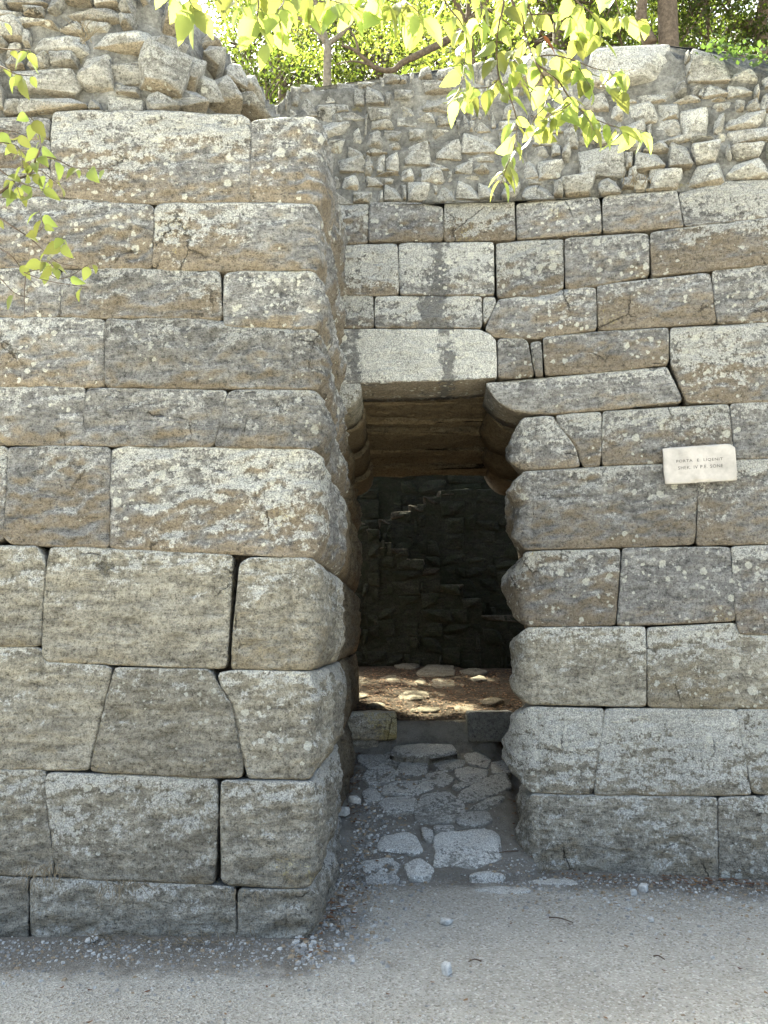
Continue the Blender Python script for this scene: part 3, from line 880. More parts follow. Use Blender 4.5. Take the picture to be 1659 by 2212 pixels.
# ------------------------------------------------------------------ loose shapes for rubble
def rubble_variant(seed, n=4, sharp=0.5, bev=0.07):
    """an angular broken stone in a 2 x 2 x 2 box: hull of jittered points with worn edges"""
    rg = random.Random(seed)
    bm = bmesh.new()
    for sx in (-1, 1):
        for sy in (-1, 1):
            for sz in (-1, 1):
                k = rg.uniform(0.62, 1.0)
                bm.verts.new((sx * rg.uniform(1 - sharp, 1) * k, sy * rg.uniform(1 - sharp, 1) * k, sz * rg.uniform(1 - sharp, 1) * k))
    for _ in range(9):
        ax = rg.randrange(3); q = [rg.uniform(-.75, .75) for _ in range(3)]; q[ax] = rg.choice((-1, 1)) * rg.uniform(.86, 1.0)
        bm.verts.new(q)
    r = bmesh.ops.convex_hull(bm, input=bm.verts[:])
    bmesh.ops.delete(bm, geom=[e for e in r['geom_interior'] if isinstance(e, bmesh.types.BMVert)], context='VERTS')
    bmesh.ops.dissolve_limit(bm, angle_limit=R(14), verts=bm.verts[:], edges=bm.edges[:])
    bmesh.ops.bevel(bm, geom=bm.edges[:], offset=bev, segments=2, profile=0.6, affect='EDGES', clamp_overlap=True)
    bmesh.ops.triangulate(bm, faces=[f for f in bm.faces if len(f.verts) > 4])
    long_e = [e for e in bm.edges if e.calc_length() > 0.55]
    bmesh.ops.subdivide_edges(bm, edges=long_e, cuts=2)
    bmesh.ops.triangulate(bm, faces=bm.faces[:])
    off = Vector((seed * 5.3, seed * 1.9, seed * 3.1))
    for v in bm.verts:
        p = v.co.copy()
        v.co = p * (1 + 0.06 * fbm(p * 2.2 + off, 3)) + Vector((0, 0.05 * fbm(p * 3 + off, 2), 0))
    mx = [max(abs(v.co[i]) for v in bm.verts) for i in range(3)]
    for v in bm.verts:
        v.co = Vector((v.co[i] / mx[i] for i in range(3)))
    me = bpy.data.meshes.new('rubble_stone')
    bm.to_mesh(me); bm.free()
    me.polygons.foreach_set('use_smooth', [True] * len(me.polygons))
    me.attributes.new('hgt', 'FLOAT', 'POINT').data.foreach_set('value', [0.5 + 0.5 * v.co.z for v in me.vertices])
    return me
RUB = [rubble_variant(i + 1, 5, 0.30) for i in range(12)]
for m in RUB: m.materials.append(M_RUB)
RUBM = [rubble_variant(i + 40, 4, 0.16, 0.05) for i in range(8)]
for m in RUBM: m.materials.append(M_MOSS)

RUBS = [rubble_variant(i + 55, 4, 0.12, 0.08) for i in range(4)]
for m in RUBS: m.materials.append(M_IN)

def put_stone(name, me, loc, size, rot, parent, mat=None):
    o = bpy.data.objects.new(name, me)
    COL.objects.link(o)
    if parent is not None:
        o.parent = parent
        o.matrix_parent_inverse = Matrix.Translation(parent.location).inverted()
    o.location = loc; o.scale = size; o.rotation_euler = rot
    return o

def pack(x0, y0, x1, y1, ok, taken, rg, wr, hr, cell=6.0):
    """fill a region (picture units) with stones of the given size ranges, around the ones already placed"""
    nx, ny = int((x1 - x0) / cell), int((y1 - y0) / cell)
    occ = np.zeros((ny, nx), bool)
    for j in range(ny):
        for i in range(nx):
            if not ok(x0 + (i + .5) * cell, y0 + (j + .5) * cell): occ[j, i] = True
    for (a, b, c, d) in taken:
        i0, i1 = max(0, int(round((a - x0) / cell))), min(nx, int(round((c - x0) / cell)))
        j0, j1 = max(0, int(round((b - y0) / cell))), min(ny, int(round((d - y0) / cell)))
        occ[j0:j1, i0:i1] = True
    out = []
    for j in range(ny):
        for i in range(nx):
            if occ[j, i]: continue
            w, h = rg.randint(*wr), rg.randint(*hr)
            ww = 0
            while ww < w and i + ww < nx and not occ[j, i + ww]: ww += 1
            hh = 1
            while hh < h and j + hh < ny and not occ[j + hh, i:i + ww].any(): hh += 1
            occ[j:j + hh, i:i + ww] = True
            if ww * hh >= 3: out.append((x0 + i * cell, y0 + j * cell, x0 + (i + ww) * cell, y0 + (j + hh) * cell))
    return out

def lerp_line(pts, x):
    return float(np.interp(x, [p[0] for p in pts], [p[1] for p in pts]))

# ------------------------------------------------------------------ rubble wall above the gate
TOPC = [(560,235),(600,215),(622,180),(660,172),(700,178),(820,163),(900,148),(1000,140),(1070,112),(1180,104),(1250,84),(1430,76),(1470,112),(1492,104),(1560,100),(1585,148),(1660,152),(1760,150),(2060,140)]
BOTC = [(560,445),(720,440),(830,437),(960,432),(1110,430),(1300,420),(1470,410),(1580,388),(1760,384),(2060,340)]
EXPL = [(1255,75,1472,195),(1070,102,1255,180),(1492,100,1580,178),(1457,170,1490,203),(1515,177,1572,206),(1575,177,1630,206),(1582,145,1640,174),(1642,155,1700,190),
 (1350,220,1422,260),(1425,218,1475,258),(1472,228,1545,300),(1545,212,1585,245),(1570,240,1655,275),(1575,275,1700,308),(1580,308,1655,343),(1405,257,1470,290),(1410,290,1490,308),(1392,308,1440,327),
 (1372,327,1440,373),(1442,309,1495,368),(1497,303,1562,350),(1487,345,1570,403),(1402,363,1483,408),(1572,345,1660,388),(1232,317,1352,390),(1215,374,1295,424),(1162,342,1228,385),(1127,395,1195,432),(1335,382,1375,408),
 (860,302,932,355),(935,300,1000,345),(1002,282,1080,330),(829,305,865,320),(930,270,980,298),(880,268,927,300),(829,272,880,302),(942,242,990,270),(905,240,942,260),(912,172,995,200),(900,140,935,170),(937,138,995,168),
 (829,157,885,177),(850,185,902,215),(985,385,1040,430),(947,397,985,432),(1035,392,1070,430),(1080,395,1120,428),(880,390,935,432),(829,397,868,435),(900,362,960,393),(975,345,1025,375),(1025,352,1057,372),(1045,378,1095,393),
 (829,330,860,370),(717,410,760,440),(762,407,810,438),(812,403,828,437),(790,375,828,400),(735,372,778,408),(720,332,790,370),(805,330,828,370),(760,190,790,230),(792,185,832,225),(740,237,785,255),(670,260,750,292)]
rw = empty('rubble_wall', (1.2, 6.3, 4.6))
tag(rw, 'ragged wall of small rubble stones in mortar on top of the gate wall', 'rubble wall')
rg = random.Random(5)
fill = pack(580, 70, 2050, 440, lambda x, y: lerp_line(TOPC, x) < y < lerp_line(BOTC, x) - 2, EXPL, rg, (6, 13), (4, 8))
fill = [f for f in fill if (f[2] - f[0]) * (f[3] - f[1]) > 280]
# mortar body
poly = [c_hit(px, py + 10) for px, py in TOPC] + [c_hit(px, py - 2) for px, py in reversed(BOTC)]
poly = resample(np.array(poly), 0.05)
m = block_mesh('mortar_body', poly, path_map(PC, -0.042), depth=1.9, bulge=0.0, rough=0.026, res=0.04, edge=0.02, soft=1)
link('mortar_body', m, M_MORT, rw)
ri = 0
for (a, b, c, d) in EXPL + fill:
    cx, cy = (a + c) / 2, (b + d) / 2
    s, z = c_hit(cx, cy)
    s1, z1 = c_hit(a, cy); s2, z2 = c_hit(c, cy)
    h = c_hit(cx, b)[1] - c_hit(cx, d)[1]
    w = abs(s2 - s1)
    big = w > 0.45
    gap = rg.uniform(0.94, 1.06)
    x, y, nx, ny = PC.eval(s)
    dep = (0.16 if not big else 0.30)
    prd = rg.uniform(-0.03, 0.015) + (0.05 if cx > 1200 and cy > 300 else 0.0) + (0.06 if big else 0.0)
    if (a, b, c, d) in fill and cx < 1200: prd -= 0.015
    ro = (rg.uniform(-.06, .06), rg.uniform(-.07, .07) + 0.03, math.atan2(ny, nx) + R(90) + rg.uniform(-.12, .12))
    o = put_stone('rubble_stone', RUB[rg.randrange(12)], (x - nx * (dep - prd - .02), y - ny * (dep - prd - .02), z), (w / 2 * gap * 1.14, dep, h / 2 * gap * 1.16), ro, rw)
    props(o, white=rg.uniform(-.08, .12) + (0.05 if cx > 1300 else 0), brown=rg.uniform(-.15, .1), spots=.05, tone=rg.uniform(-.15, .12), dark=rg.uniform(-.1, .05))
# ------------------------------------------------------------------ broken rubble masonry on the bastion
TOPB = [(-150,-620),(140,-560),(240,-330),(320,-110),(385,0),(450,55),(490,95),(520,140),(560,165),(592,212),(600,236)]
rb = empty('ruined_masonry', (-1.5, 5.0, 4.6))
tag(rb, 'broken rubble and mortar masonry crumbling on top of the left bastion', 'rubble wall')
def recess(px, py):
    return 0.03 + 0.75 * sstep(330, 590, px) + 0.25 * sstep(240, -150, py) * sstep(300, 480, px)
def bpt(px, py, extra=0.0):
    s, z = PL.hit(px, py, 0)
    y0 = 4.82 + 0.03 * 0.5
    return at_y(px, py, 4.84 + recess(px, py) + extra)
EXB = [(165,110,240,190),(235,120,330,178),(215,198,312,235),(42,200,190,235),(190,208,215,232),(300,100,395,190),(365,190,435,240),(395,125,430,185),(415,155,465,205),(440,180,510,235),(430,75,470,105),(340,15,375,50),(475,135,520,180),
 (200,55,340,100),(40,30,120,48),(0,140,160,195),(130,0,260,30),(330,60,372,100),(520,170,565,215),(0,205,42,240),(60,60,190,105),(100,105,165,135)]
fillb = pack(-318, -240, 600, 240, lambda x, y: y > lerp_line(TOPB, max(-150, x)) + 4, EXB, rg, (8, 18), (5, 8))
fillb = [f for f in fillb if (f[2] - f[0]) * (f[3] - f[1]) > 600]
# mortar body: front sheet follows the broken face, closed behind
gx = list(range(-320, 606, 12)); gy = list(range(-618, 262, 12))
vv, ff, idm = [], [], {}
for py in gy:
    for px in gx:
        if py >= lerp_line(TOPB, max(-150, px)) + 6:
            q = bpt(px, py, 0.085)
            q.y += 0.05 * fbm(q * 4.0, 4)
            idm[(px, py)] = len(vv); vv.append(q)
nf0 = len(vv)
for v in list(vv):
    vv.append(Vector((v.x - 0.0, max(6.2, v.y + 0.7), v.z)))
bc = {}
for py in gy[:-1]:
    for px in gx[:-1]:
        k = [(px, py), (px, py + 12), (px + 12, py + 12), (px + 12, py)]
        if all(q in idm for q in k):
            f = [idm[q] for q in k]
            ff.append(tuple(f)); ff.append(tuple(i + nf0 for i in reversed(f)))
            for a, b in zip(f, f[1:] + f[:1]):
                if (b, a) in bc: del bc[(b, a)]
                else: bc[(a, b)] = 1
for (a, b) in bc: ff.append((b, a, a + nf0, b + nf0))
link('mortar_body', mesh('mortar_body', vv, ff), M_MORT, rb)
for (a, b, c, d) in EXB + fillb:
    cx, cy = (a + c) / 2, (b + d) / 2
    p = bpt(cx, cy)
    k = p.y / FPX * 1.12
    w, h = (c - a) * k, (d - b) * k
    broken = cx > 320
    dep = 0.14 if not broken else rg.uniform(0.10, 0.18)
    prd = rg.uniform(-0.05, 0.01) if not broken else rg.uniform(0.0, 0.09)
    g = 1.0 if not broken else 1.12
    ro = (rg.uniform(-.08, .08), rg.uniform(-.08, .08), rg.uniform(-.15, .15)) if not broken else (rg.uniform(-.5, .5), rg.uniform(-.5, .5), rg.uniform(-.5, .7))
    o = put_stone('rubble_stone', RUB[rg.randrange(12)], (p.x, p.y + dep - prd - 0.02, p.z), (w / 2 * g * 1.12, dep, h / 2 * g * 1.12), ro, rb)
    props(o, white=rg.uniform(-.06, .12), brown=rg.uniform(-.1, .12) + (.1 if broken else 0), spots=.05, tone=rg.uniform(-.22, .05), dark=rg.uniform(-.05, .12))

# ------------------------------------------------------------------ plaque
def plq(px, py, off):
    """point on the wall plane brought forward by off"""
    s, z = PR.hit(px, py, 1)
    x, y, nx, ny = PR.eval(s)
    return Vector((float(x + nx * off), float(y + ny * off), z))
PQ = [(120,285),(700,243),(905,222),(935,240),(1030,225),(1280,196),(1360,205),(1400,235),(1450,262),(1468,540),(1485,850),(1000,880),(988,838),(860,850),(745,845),(715,822),(690,852),(640,868),(622,900),(160,922),(140,600)]
pq = [(1417 + x * .1146, 941.8 + y * .1146) for x, y in PQ]
szp = [PR.hit(px, py, 1) for px, py in pq]
plaque = empty('plaque', plq(1508, 1005, 0.04))
tag(plaque, 'pale chipped marble plaque with two lines of cut letters, fixed to the right wall', 'plaque')
m = block_mesh('slab', szp, path_map(PR, 0.066), depth=0.05, bulge=0.0, rough=0.0008, res=0.03, edge=0.003, soft=0)
link('slab', m, M_PLAQUE, plaque)
e1 = plq(1583, 1000, 0.06) - plq(1431, 1000, 0.06)
wall_rot = math.atan2(e1.y, e1.x)
def lettering(txt, pa, pb, hgt):
    A, B = plq(*pa, 0.0677), plq(*pb, 0.0677)
    cu = bpy.data.curves.new('lettering', 'FONT')
    cu.body = txt; cu.size = 1.0; cu.space_character = 1.12; cu.space_word = 1.25
    cu.extrude = 0.0; cu.resolution_u = 2
    ob = bpy.data.objects.new('tmp_text', cu); COL.objects.link(ob)
    bpy.context.view_layer.update()
    me = bpy.data.meshes.new_from_object(ob.evaluated_get(bpy.context.evaluated_depsgraph_get()))
    bpy.data.objects.remove(ob)
    xs = [v.co.x for v in me.vertices]; ysv = [v.co.y for v in me.vertices]
    wx = max(xs) - min(xs); hx = max(ysv) - min(ysv)
    L = (B - A).length
    ux = (B - A).normalized(); uz = Vector((0, 0, 1))
    for v in me.vertices:
        a = (v.co.x - min(xs)) / wx * L; b = (v.co.y - min(ysv)) / hx * hgt
        v.co = A + ux * a + uz * b
    me.name = 'lettering'
    me.update()
    link('lettering', me, M_LETTER, plaque)
def zq(x, y): return (1417 + x * .1146, 941.8 + y * .1146)
lettering('PORTA  E  LIQENIT', zq(362, 548), zq(1228, 500), 0.023)
lettering('SHEK. IV P.E. SONE', zq(395, 668), zq(1232, 622), 0.023)

# ------------------------------------------------------------------ paving of the ramp (traced) and of the court
pav = empty('passage_pavement', (0.3, 7.0, 0.2))
pav['kind'] = 'structure'
def floor_hit(px, py):
    """where a sight line meets the ramp/court floor"""
    r = ray(px, py)
    lo, hi = 4.5, 13.0
    for _ in range(44):
        m_ = (lo + hi) / 2
        p = r * (m_ / r.y)
        if CAMZ + p.z > floor_z(p.y): lo = m_
        else: hi = m_
    p = r * (lo / r.y)
    return p.x, p.y
def fl(cx, cy): return floor_hit(674 + cx * .2917, 1417 + cy * .2917)
SLABS = [
 [(490,1400),(520,1350),(700,1310),(760,1345),(815,1440),(740,1470),(600,1430),(500,1440)],
 [(905,1335),(990,1292),(1110,1302),(1220,1278),(1330,1290),(1385,1335),(1362,1420),(1398,1490),(1290,1535),(1200,1570),(1050,1545),(905,1555),(925,1450)],
 [(690,1540),(800,1500),(900,1580),(850,1650),(730,1670)],
 [(370,1530),(560,1500),(640,1540),(600,1620),(400,1600)],
 [(380,1010),(440,980),(500,1030),(495,1075),(400,1080)],
 [(500,1090),(560,1050),(740,1040),(770,1080),(740,1155),(560,1165)],
 [(770,1140),(820,1030),(1000,1010),(1110,1080),(1130,1160),(1060,1220),(850,1230),(775,1200)],
 [(1070,1220),(1150,1165),(1300,1155),(1330,1220),(1240,1260),(1110,1255)],
 [(370,900),(430,830),(560,810),(640,870),(560,930),(450,970)],
 [(540,960),(640,920),(860,930),(900,975),(740,1030),(520,1020)],
 [(650,800),(760,765),(850,790),(840,870),(740,890),(640,860)],
 [(850,870),(960,850),(1050,910),(960,970),(860,930)],
 [(900,790),(1000,760),(1130,780),(1110,820),(980,850)],
 [(1060,850),(1160,825),(1300,850),(1280,900),(1130,940),(1080,900)],
 [(1040,960),(1200,910),(1260,910),(1190,950),(1060,985)],
 [(1120,1000),(1300,900),(1430,870),(1470,960),(1340,1030),(1180,1080),(1080,1060)],
 [(1170,1130),(1330,1050),(1430,1040),(1380,1090),(1270,1140)],
 [(540,720),(700,700),(760,740),(640,800),(560,790)],
 [(345,740),(520,735),(560,800),(420,830),(350,790)],
 [(780,700),(960,690),(1080,720),(960,750),(800,745)],
 [(1130,740),(1220,710),(1320,770),(1290,830),(1170,800)],
 [(1330,790),(1450,770),(1460,850),(1340,870)],
 [(1180,1620),(1330,1600),(1430,1630),(1300,1690),(1170,1670)],
 [(400,1640),(560,1620),(640,1660),(520,1700),(410,1690)],
 [(820,1270),(890,1300),(880,1370),(830,1340)],
 [(905,1270),(1040,1260),(1045,1295),(910,1300)],
]
def fmap(dz):
    def f(u, v, h):
        z = np.array([floor_z(a) for a in v])
        return u, v, z + h + dz
    return f
for k, sl in enumerate(SLABS):
    pw = [fl(cx, cy) for cx, cy in sl]
    m = block_mesh('paving_stone', pw, fmap(-0.002 + rg.uniform(0, 0.010)), depth=0.09, bulge=0.006, rough=0.016, res=0.022, edge=0.008, soft=1, aniso=1, grow=0.014)
    o = link('paving_stone', m, M_PAVE, pav)
    props(o, white=(0.06 if k == 0 else -0.05 if k in (1, 2) else rg.uniform(-.16, -.04)), brown=rg.uniform(-.05, .2), dark=.05, tone=(0.06 if k < 3 else rg.uniform(-.16, .0)))
# the low riser in the middle of the ramp
m = block_mesh('riser', [(0.05, 7.66), (0.2, 7.58), (0.42, 7.60), (0.62, 7.68), (0.60, 7.82), (0.3, 7.85), (0.08, 7.80)], fmap(0.06), depth=0.2, bulge=0.01, rough=0.01, res=0.03, edge=0.02)
props(link('riser', m, M_PAVE, pav), white=-.1, brown=.3, tone=-.1)
# court stones
COURT = [
 [(770,130),(850,75),(960,65),(1060,110),(1050,150),(900,160),(800,155)],
 [(860,60),(960,40),(1050,70),(1040,108),(940,100)],
 [(760,200),(800,175),(845,190),(830,225),(780,225)],
 [(640,300),(700,270),(860,270),(870,320),(760,340),(660,325)],
 [(415,370),(470,350),(545,365),(520,390),(430,385)],
 [(1040,385),(1090,350),(1210,370),(1190,405),(1060,405)],
 [(1070,45),(1120,10),(1215,25),(1210,60),(1100,70)],
 [(850,215),(900,170),(1050,180),(1060,225),(930,240)],
 [(720,410),(800,385),(950,395),(940,420),(800,425)],
 [(600,70),(700,50),(800,75),(760,105),(640,100)],
 [(1090,110),(1180,90),(1300,110),(1260,140),(1120,140)],
 [(340,190),(380,165),(420,185),(390,205)],
 [(1170,160),(1260,145),(1300,170),(1210,185)],
 [(300,290),(390,270),(420,300),(350,320)],
 [(500,160),(600,140),(680,165),(590,190)],
 [(1230,340),(1330,310),(1430,330),(1340,360)],
]
for k, sl in enumerate(COURT):
    pw = [fl(cx, cy) for cx, cy in sl]
    m = block_mesh('paving_stone', pw, fmap(rg.uniform(0.0, 0.025)), depth=0.12, bulge=0.012, rough=0.016, res=0.05, edge=0.012, soft=1, aniso=1)
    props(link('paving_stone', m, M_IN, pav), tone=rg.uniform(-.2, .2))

# ------------------------------------------------------------------ two squared blocks at the sides of the step
def box_block(name, x0, x1, y, z0, z1, depth, mat, rotz=0.0):
    def mp(u, v, h):
        c, s = math.cos(rotz), math.sin(rotz)
        return (x0 + (u - x0) * c + h * s, y + (u - x0) * s - h * c, v)
    return block_mesh(name, [(x0, z0), (x1, z0), (x1, z1), (x0, z1)], mp, depth=depth, bulge=0.012, rough=0.012, res=0.022, edge=0.015)
def pz(px, py, y): p = at_y(px, py, y); return p.x, p.z
yb = 7.86
xa, za = pz(751, 1541, yb); xb, zb = pz(856, 1598, yb)
o = link('threshold_stone', box_block('threshold_stone', xa, xb, yb, zb, za, 0.22, M_BASE), M_BASE)
props(o, white=.02, yellow=.12, tone=.2, spots=-.3); tag(o, 'squared yellowish stone block left of the step inside the doorway', 'stone block')
xa2, za2 = pz(759, 1600, yb + 0.02); xb2, zb2 = pz(815, 1622, yb + 0.02)
o = link('packing_stone', box_block('packing_stone', xa2, xb2, yb + 0.02, zb2 - 0.06, zb + 0.004, 0.18, M_BASE), M_BASE)
props(o, white=-.1, tone=-.15, spots=-.3); tag(o, 'small stone wedged under the yellowish threshold block', 'stone block')
xa, za = pz(1011, 1540, yb); xb, zb = pz(1112, 1592, yb)
o = link('threshold_stone', box_block('threshold_stone', xa, xb, yb, zb - 0.04, za, 0.22, M_PAVE), M_PAVE)
props(o, white=-.2, tone=-.25, spots=-.3); tag(o, 'squared dark grey stone block right of the step inside the doorway', 'stone block')

# ------------------------------------------------------------------ mossy walls and stair closing the court behind the gate
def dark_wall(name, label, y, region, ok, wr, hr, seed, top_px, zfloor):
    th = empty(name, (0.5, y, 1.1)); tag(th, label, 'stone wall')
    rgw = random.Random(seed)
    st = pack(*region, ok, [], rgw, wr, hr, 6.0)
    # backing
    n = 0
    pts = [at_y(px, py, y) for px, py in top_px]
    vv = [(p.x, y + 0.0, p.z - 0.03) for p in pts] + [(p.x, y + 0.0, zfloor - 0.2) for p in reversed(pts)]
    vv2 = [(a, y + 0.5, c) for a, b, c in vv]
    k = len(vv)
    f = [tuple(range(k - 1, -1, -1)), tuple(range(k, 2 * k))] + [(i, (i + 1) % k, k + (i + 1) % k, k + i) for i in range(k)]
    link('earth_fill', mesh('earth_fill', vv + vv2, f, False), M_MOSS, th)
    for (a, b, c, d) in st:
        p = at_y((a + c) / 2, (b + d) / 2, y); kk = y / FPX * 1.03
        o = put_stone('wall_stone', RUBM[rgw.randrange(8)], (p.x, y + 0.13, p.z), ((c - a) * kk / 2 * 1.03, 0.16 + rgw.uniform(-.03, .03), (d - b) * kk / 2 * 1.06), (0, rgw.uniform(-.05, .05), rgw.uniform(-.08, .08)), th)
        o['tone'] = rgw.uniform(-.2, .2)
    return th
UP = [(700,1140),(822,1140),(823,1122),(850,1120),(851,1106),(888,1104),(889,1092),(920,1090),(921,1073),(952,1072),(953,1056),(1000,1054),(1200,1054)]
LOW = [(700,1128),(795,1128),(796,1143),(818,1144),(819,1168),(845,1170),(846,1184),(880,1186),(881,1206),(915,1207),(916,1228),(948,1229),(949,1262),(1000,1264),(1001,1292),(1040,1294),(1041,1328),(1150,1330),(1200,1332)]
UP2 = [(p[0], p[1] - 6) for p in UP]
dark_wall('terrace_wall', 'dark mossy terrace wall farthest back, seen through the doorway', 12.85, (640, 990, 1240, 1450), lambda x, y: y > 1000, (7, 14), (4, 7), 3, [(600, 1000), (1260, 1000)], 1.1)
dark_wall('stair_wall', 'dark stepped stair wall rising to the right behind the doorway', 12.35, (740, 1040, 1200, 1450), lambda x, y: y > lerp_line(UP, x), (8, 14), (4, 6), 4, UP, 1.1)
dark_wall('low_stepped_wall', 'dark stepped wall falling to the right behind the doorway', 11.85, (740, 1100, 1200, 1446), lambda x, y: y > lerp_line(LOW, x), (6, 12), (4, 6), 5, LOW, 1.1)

for par, prof, yw, sd_ in (('stair_wall', UP, 12.35, 1), ('low_stepped_wall', LOW, 11.85, 2)):
    rq = random.Random(sd_)
    for (a_, b_) in zip(prof[::2], prof[1::2]):
        if b_[0] - a_[0] > 120 or b_[0] < 740: continue
        p1, p2 = at_y(a_[0] - 4, a_[1], yw), at_y(b_[0] + 3, b_[1], yw)
        w_ = p2.x - p1.x; h_ = rq.uniform(.09, .14)
        o = put_stone('step', RUBS[rq.randrange(4)], ((p1.x + p2.x) / 2, yw + .265, (p1.z + p2.z) / 2 - h_ * .45), (w_ / 2 * 1.1, .30, h_ / 2), (0, rq.uniform(-.03, .03), rq.uniform(-.05, .05)), bpy.data.objects[par])
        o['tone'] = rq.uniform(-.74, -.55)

# ------------------------------------------------------------------ tubes and leaves
def tube(pts, radii, seg=6):
    v, f = [], []
    n = len(pts)
    up = Vector((0.31, 0.2, 0.93)).normalized()
    for i, p in enumerate(pts):
        d = (pts[min(n - 1, i + 1)] - pts[max(0, i - 1)])
        d = d.normalized() if d.length > 1e-9 else Vector((0, 0, 1))
        a = d.cross(up)
        if a.length < 0.05: a = d.cross(Vector((1, 0, 0)))
        a.normalize(); b = d.cross(a)
        for k in range(seg):
            t = 2 * math.pi * k / seg
            v.append(p + (a * math.cos(t) + b * math.sin(t)) * radii[i])
    for i in range(n - 1):
        for k in range(seg):
            f.append((i * seg + k, i * seg + (k + 1) % seg, (i + 1) * seg + (k + 1) % seg, (i + 1) * seg + k))
    f.append(tuple(range(seg - 1, -1, -1))); f.append(tuple(range((n - 1) * seg, n * seg)))
    return v, f

class MB:
    def __init__(self): self.v, self.f = [], []
    def add(self, vf):
        v, f = vf
        b = len(self.v)
        self.v += list(v); self.f += [tuple(i + b for i in q) for q in f]
    def build(self, name, mat, parent=None, smooth=True):
        return link(name, mesh(name, self.v, self.f, smooth), mat, parent)

def smooth_line(pts, k=6):
    out = []
    n = len(pts)
    for i in range(n - 1):
        p0, p1, p2, p3 = pts[max(0, i - 1)], pts[i], pts[i + 1], pts[min(n - 1, i + 2)]
        for j in range(k):
            t = j / k
            out.append(0.5 * ((2 * p1) + (p2 - p0) * t + (2 * p0 - 5 * p1 + 4 * p2 - p3) * t * t + (3 * p1 - p0 - 3 * p2 + p3) * t ** 3))
    out.append(pts[-1])
    return out

def leaf_shape(seed, serr=True):
    """ovate toothed leaf, length 1 along +Y, folded along the midrib and drooping"""
    rg_ = random.Random(seed)
    n = 11
    fold = rg_.uniform(0.10, 0.32); droop = rg_.uniform(0.05, 0.40); twist = rg_.uniform(-.25, .25)
    wid = rg_.uniform(0.30, 0.40)
    L, M, Rr = [], [], []
    for i in range(n + 1):
        t = i / n
        w = wid * (math.sin(math.pi * min(1, t ** 0.72)) ** 0.85) * (1 - 0.28 * t)
        if 0 < i < n: w *= (1.0 + (0.07 if i % 2 else -0.05) * serr) * rg_.uniform(.95, 1.05)
        y = t; z = -droop * t * t
        M.append(Vector((0.02 * math.sin(t * 5), y, z)))
        for sgn, arr in ((-1, L), (1, Rr)):
            arr.append(Vector((sgn * w, y + 0.02, z + fold * w + twist * w * sgn * t)))
    v = []
    for i in range(n + 1): v += [L[i], L[i] * 0.5 + M[i] * 0.5 + Vector((0, 0, 0.012)), M[i], Rr[i] * 0.5 + M[i] * 0.5 + Vector((0, 0, 0.012)), Rr[i]]
    f = []
    for i in range(n):
        for k in range(4):
            a = i * 5 + k
            f.append((a, a + 1, a + 6, a + 5))
    b = len(v)
    st, sf = tube([Vector((0, -0.18, 0.03)), Vector((0, -0.08, 0.015)), Vector((0, 0.02, 0))], [0.012, 0.011, 0.010], 4)
    v += st; f += [tuple(i + b for i in q) for q in sf]
    return mesh('leaf', v, f)
LEAVES = [leaf_shape(100 + i) for i in range(10)]
for m in LEAVES: m.materials.append(M_LEAF)
DRY = [leaf_shape(200 + i) for i in range(2)]
for m in DRY: m.materials.append(M_LEAF_DRY)

def put_leaf(base, direction, normal, length, parent, rg_, dry=False):
    y = direction.normalized()
    z = (normal - y * normal.dot(y))
    if z.length < 1e-3: z = y.orthogonal()
    z.normalize(); x = y.cross(z)
    Mx = Matrix(((x.x, y.x, z.x, 0), (x.y, y.y, z.y, 0), (x.z, y.z, z.z, 0), (0, 0, 0, 1)))
    o = bpy.data.objects.new('leaf', (DRY if dry else LEAVES)[rg_.randrange(2 if dry else 10)])
    COL.objects.link(o)
    o.parent = parent
    o.matrix_parent_inverse = Matrix.Translation(parent.location).inverted()
    o.matrix_basis = Matrix.Translation(base) @ Mx @ Matrix.Scale(length, 4)
    return o

def hanging_branch(name, label, stems, depth, seed, step, lsize, conv, r0=0.004, hang=0.75, face=0.6, dry=0.03, skip=0.0):
    rg_ = random.Random(seed)
    th = empty(name, at_y(*conv(*stems[0][0][0]), depth))
    tag(th, label, 'branch')
    cnt = 0
    for pts, dd, rad, dens in stems:
        n = len(pts)
        P = []
        for i, q in enumerate(pts):
            px, py = conv(*q)
            P.append(at_y(px, py, depth + dd + 0.16 * math.sin(i * 1.7 + seed) * (i / max(1, n - 1))))
        P = smooth_line(P, 6)
        rr = [max(0.0011, r0 * rad * (1 - 0.75 * i / (len(P) - 1))) for i in range(len(P))]
        mb = MB(); mb.add(tube(P, rr, 5)); mb.build('twig', M_TWIG, th)
        acc, side = rg_.uniform(0, step), 1
        if dens <= 0: continue
        for i in range(len(P) - 1):
            acc += (P[i + 1] - P[i]).length
            if acc > step / dens:
                acc = 0; side = -side
                if rg_.random() < skip: continue
                t = (P[i + 1] - P[i]).normalized()
                out = Vector((side * rg_.uniform(.2, 1), rg_.uniform(-.6, .6), rg_.uniform(-.3, .35)))
                d = (Vector((0, 0, -1)) * hang * rg_.uniform(.5, 1.3) + out * 0.75 + t * 0.35).normalized()
                nrm = Vector((rg_.uniform(-.8, .8), -face + rg_.uniform(-.6, .6), rg_.uniform(.0, .9)))
                if rg_.random() < 0.12: nrm = Vector((1, rg_.uniform(-.3, .3), .2))
                ln = lsize * rg_.uniform(0.6, 1.2)
                put_leaf(P[i] + d * ln * 0.17, d, nrm, ln, th, rg_, rg_.random() < dry)
                cnt += 1
    return th, cnt

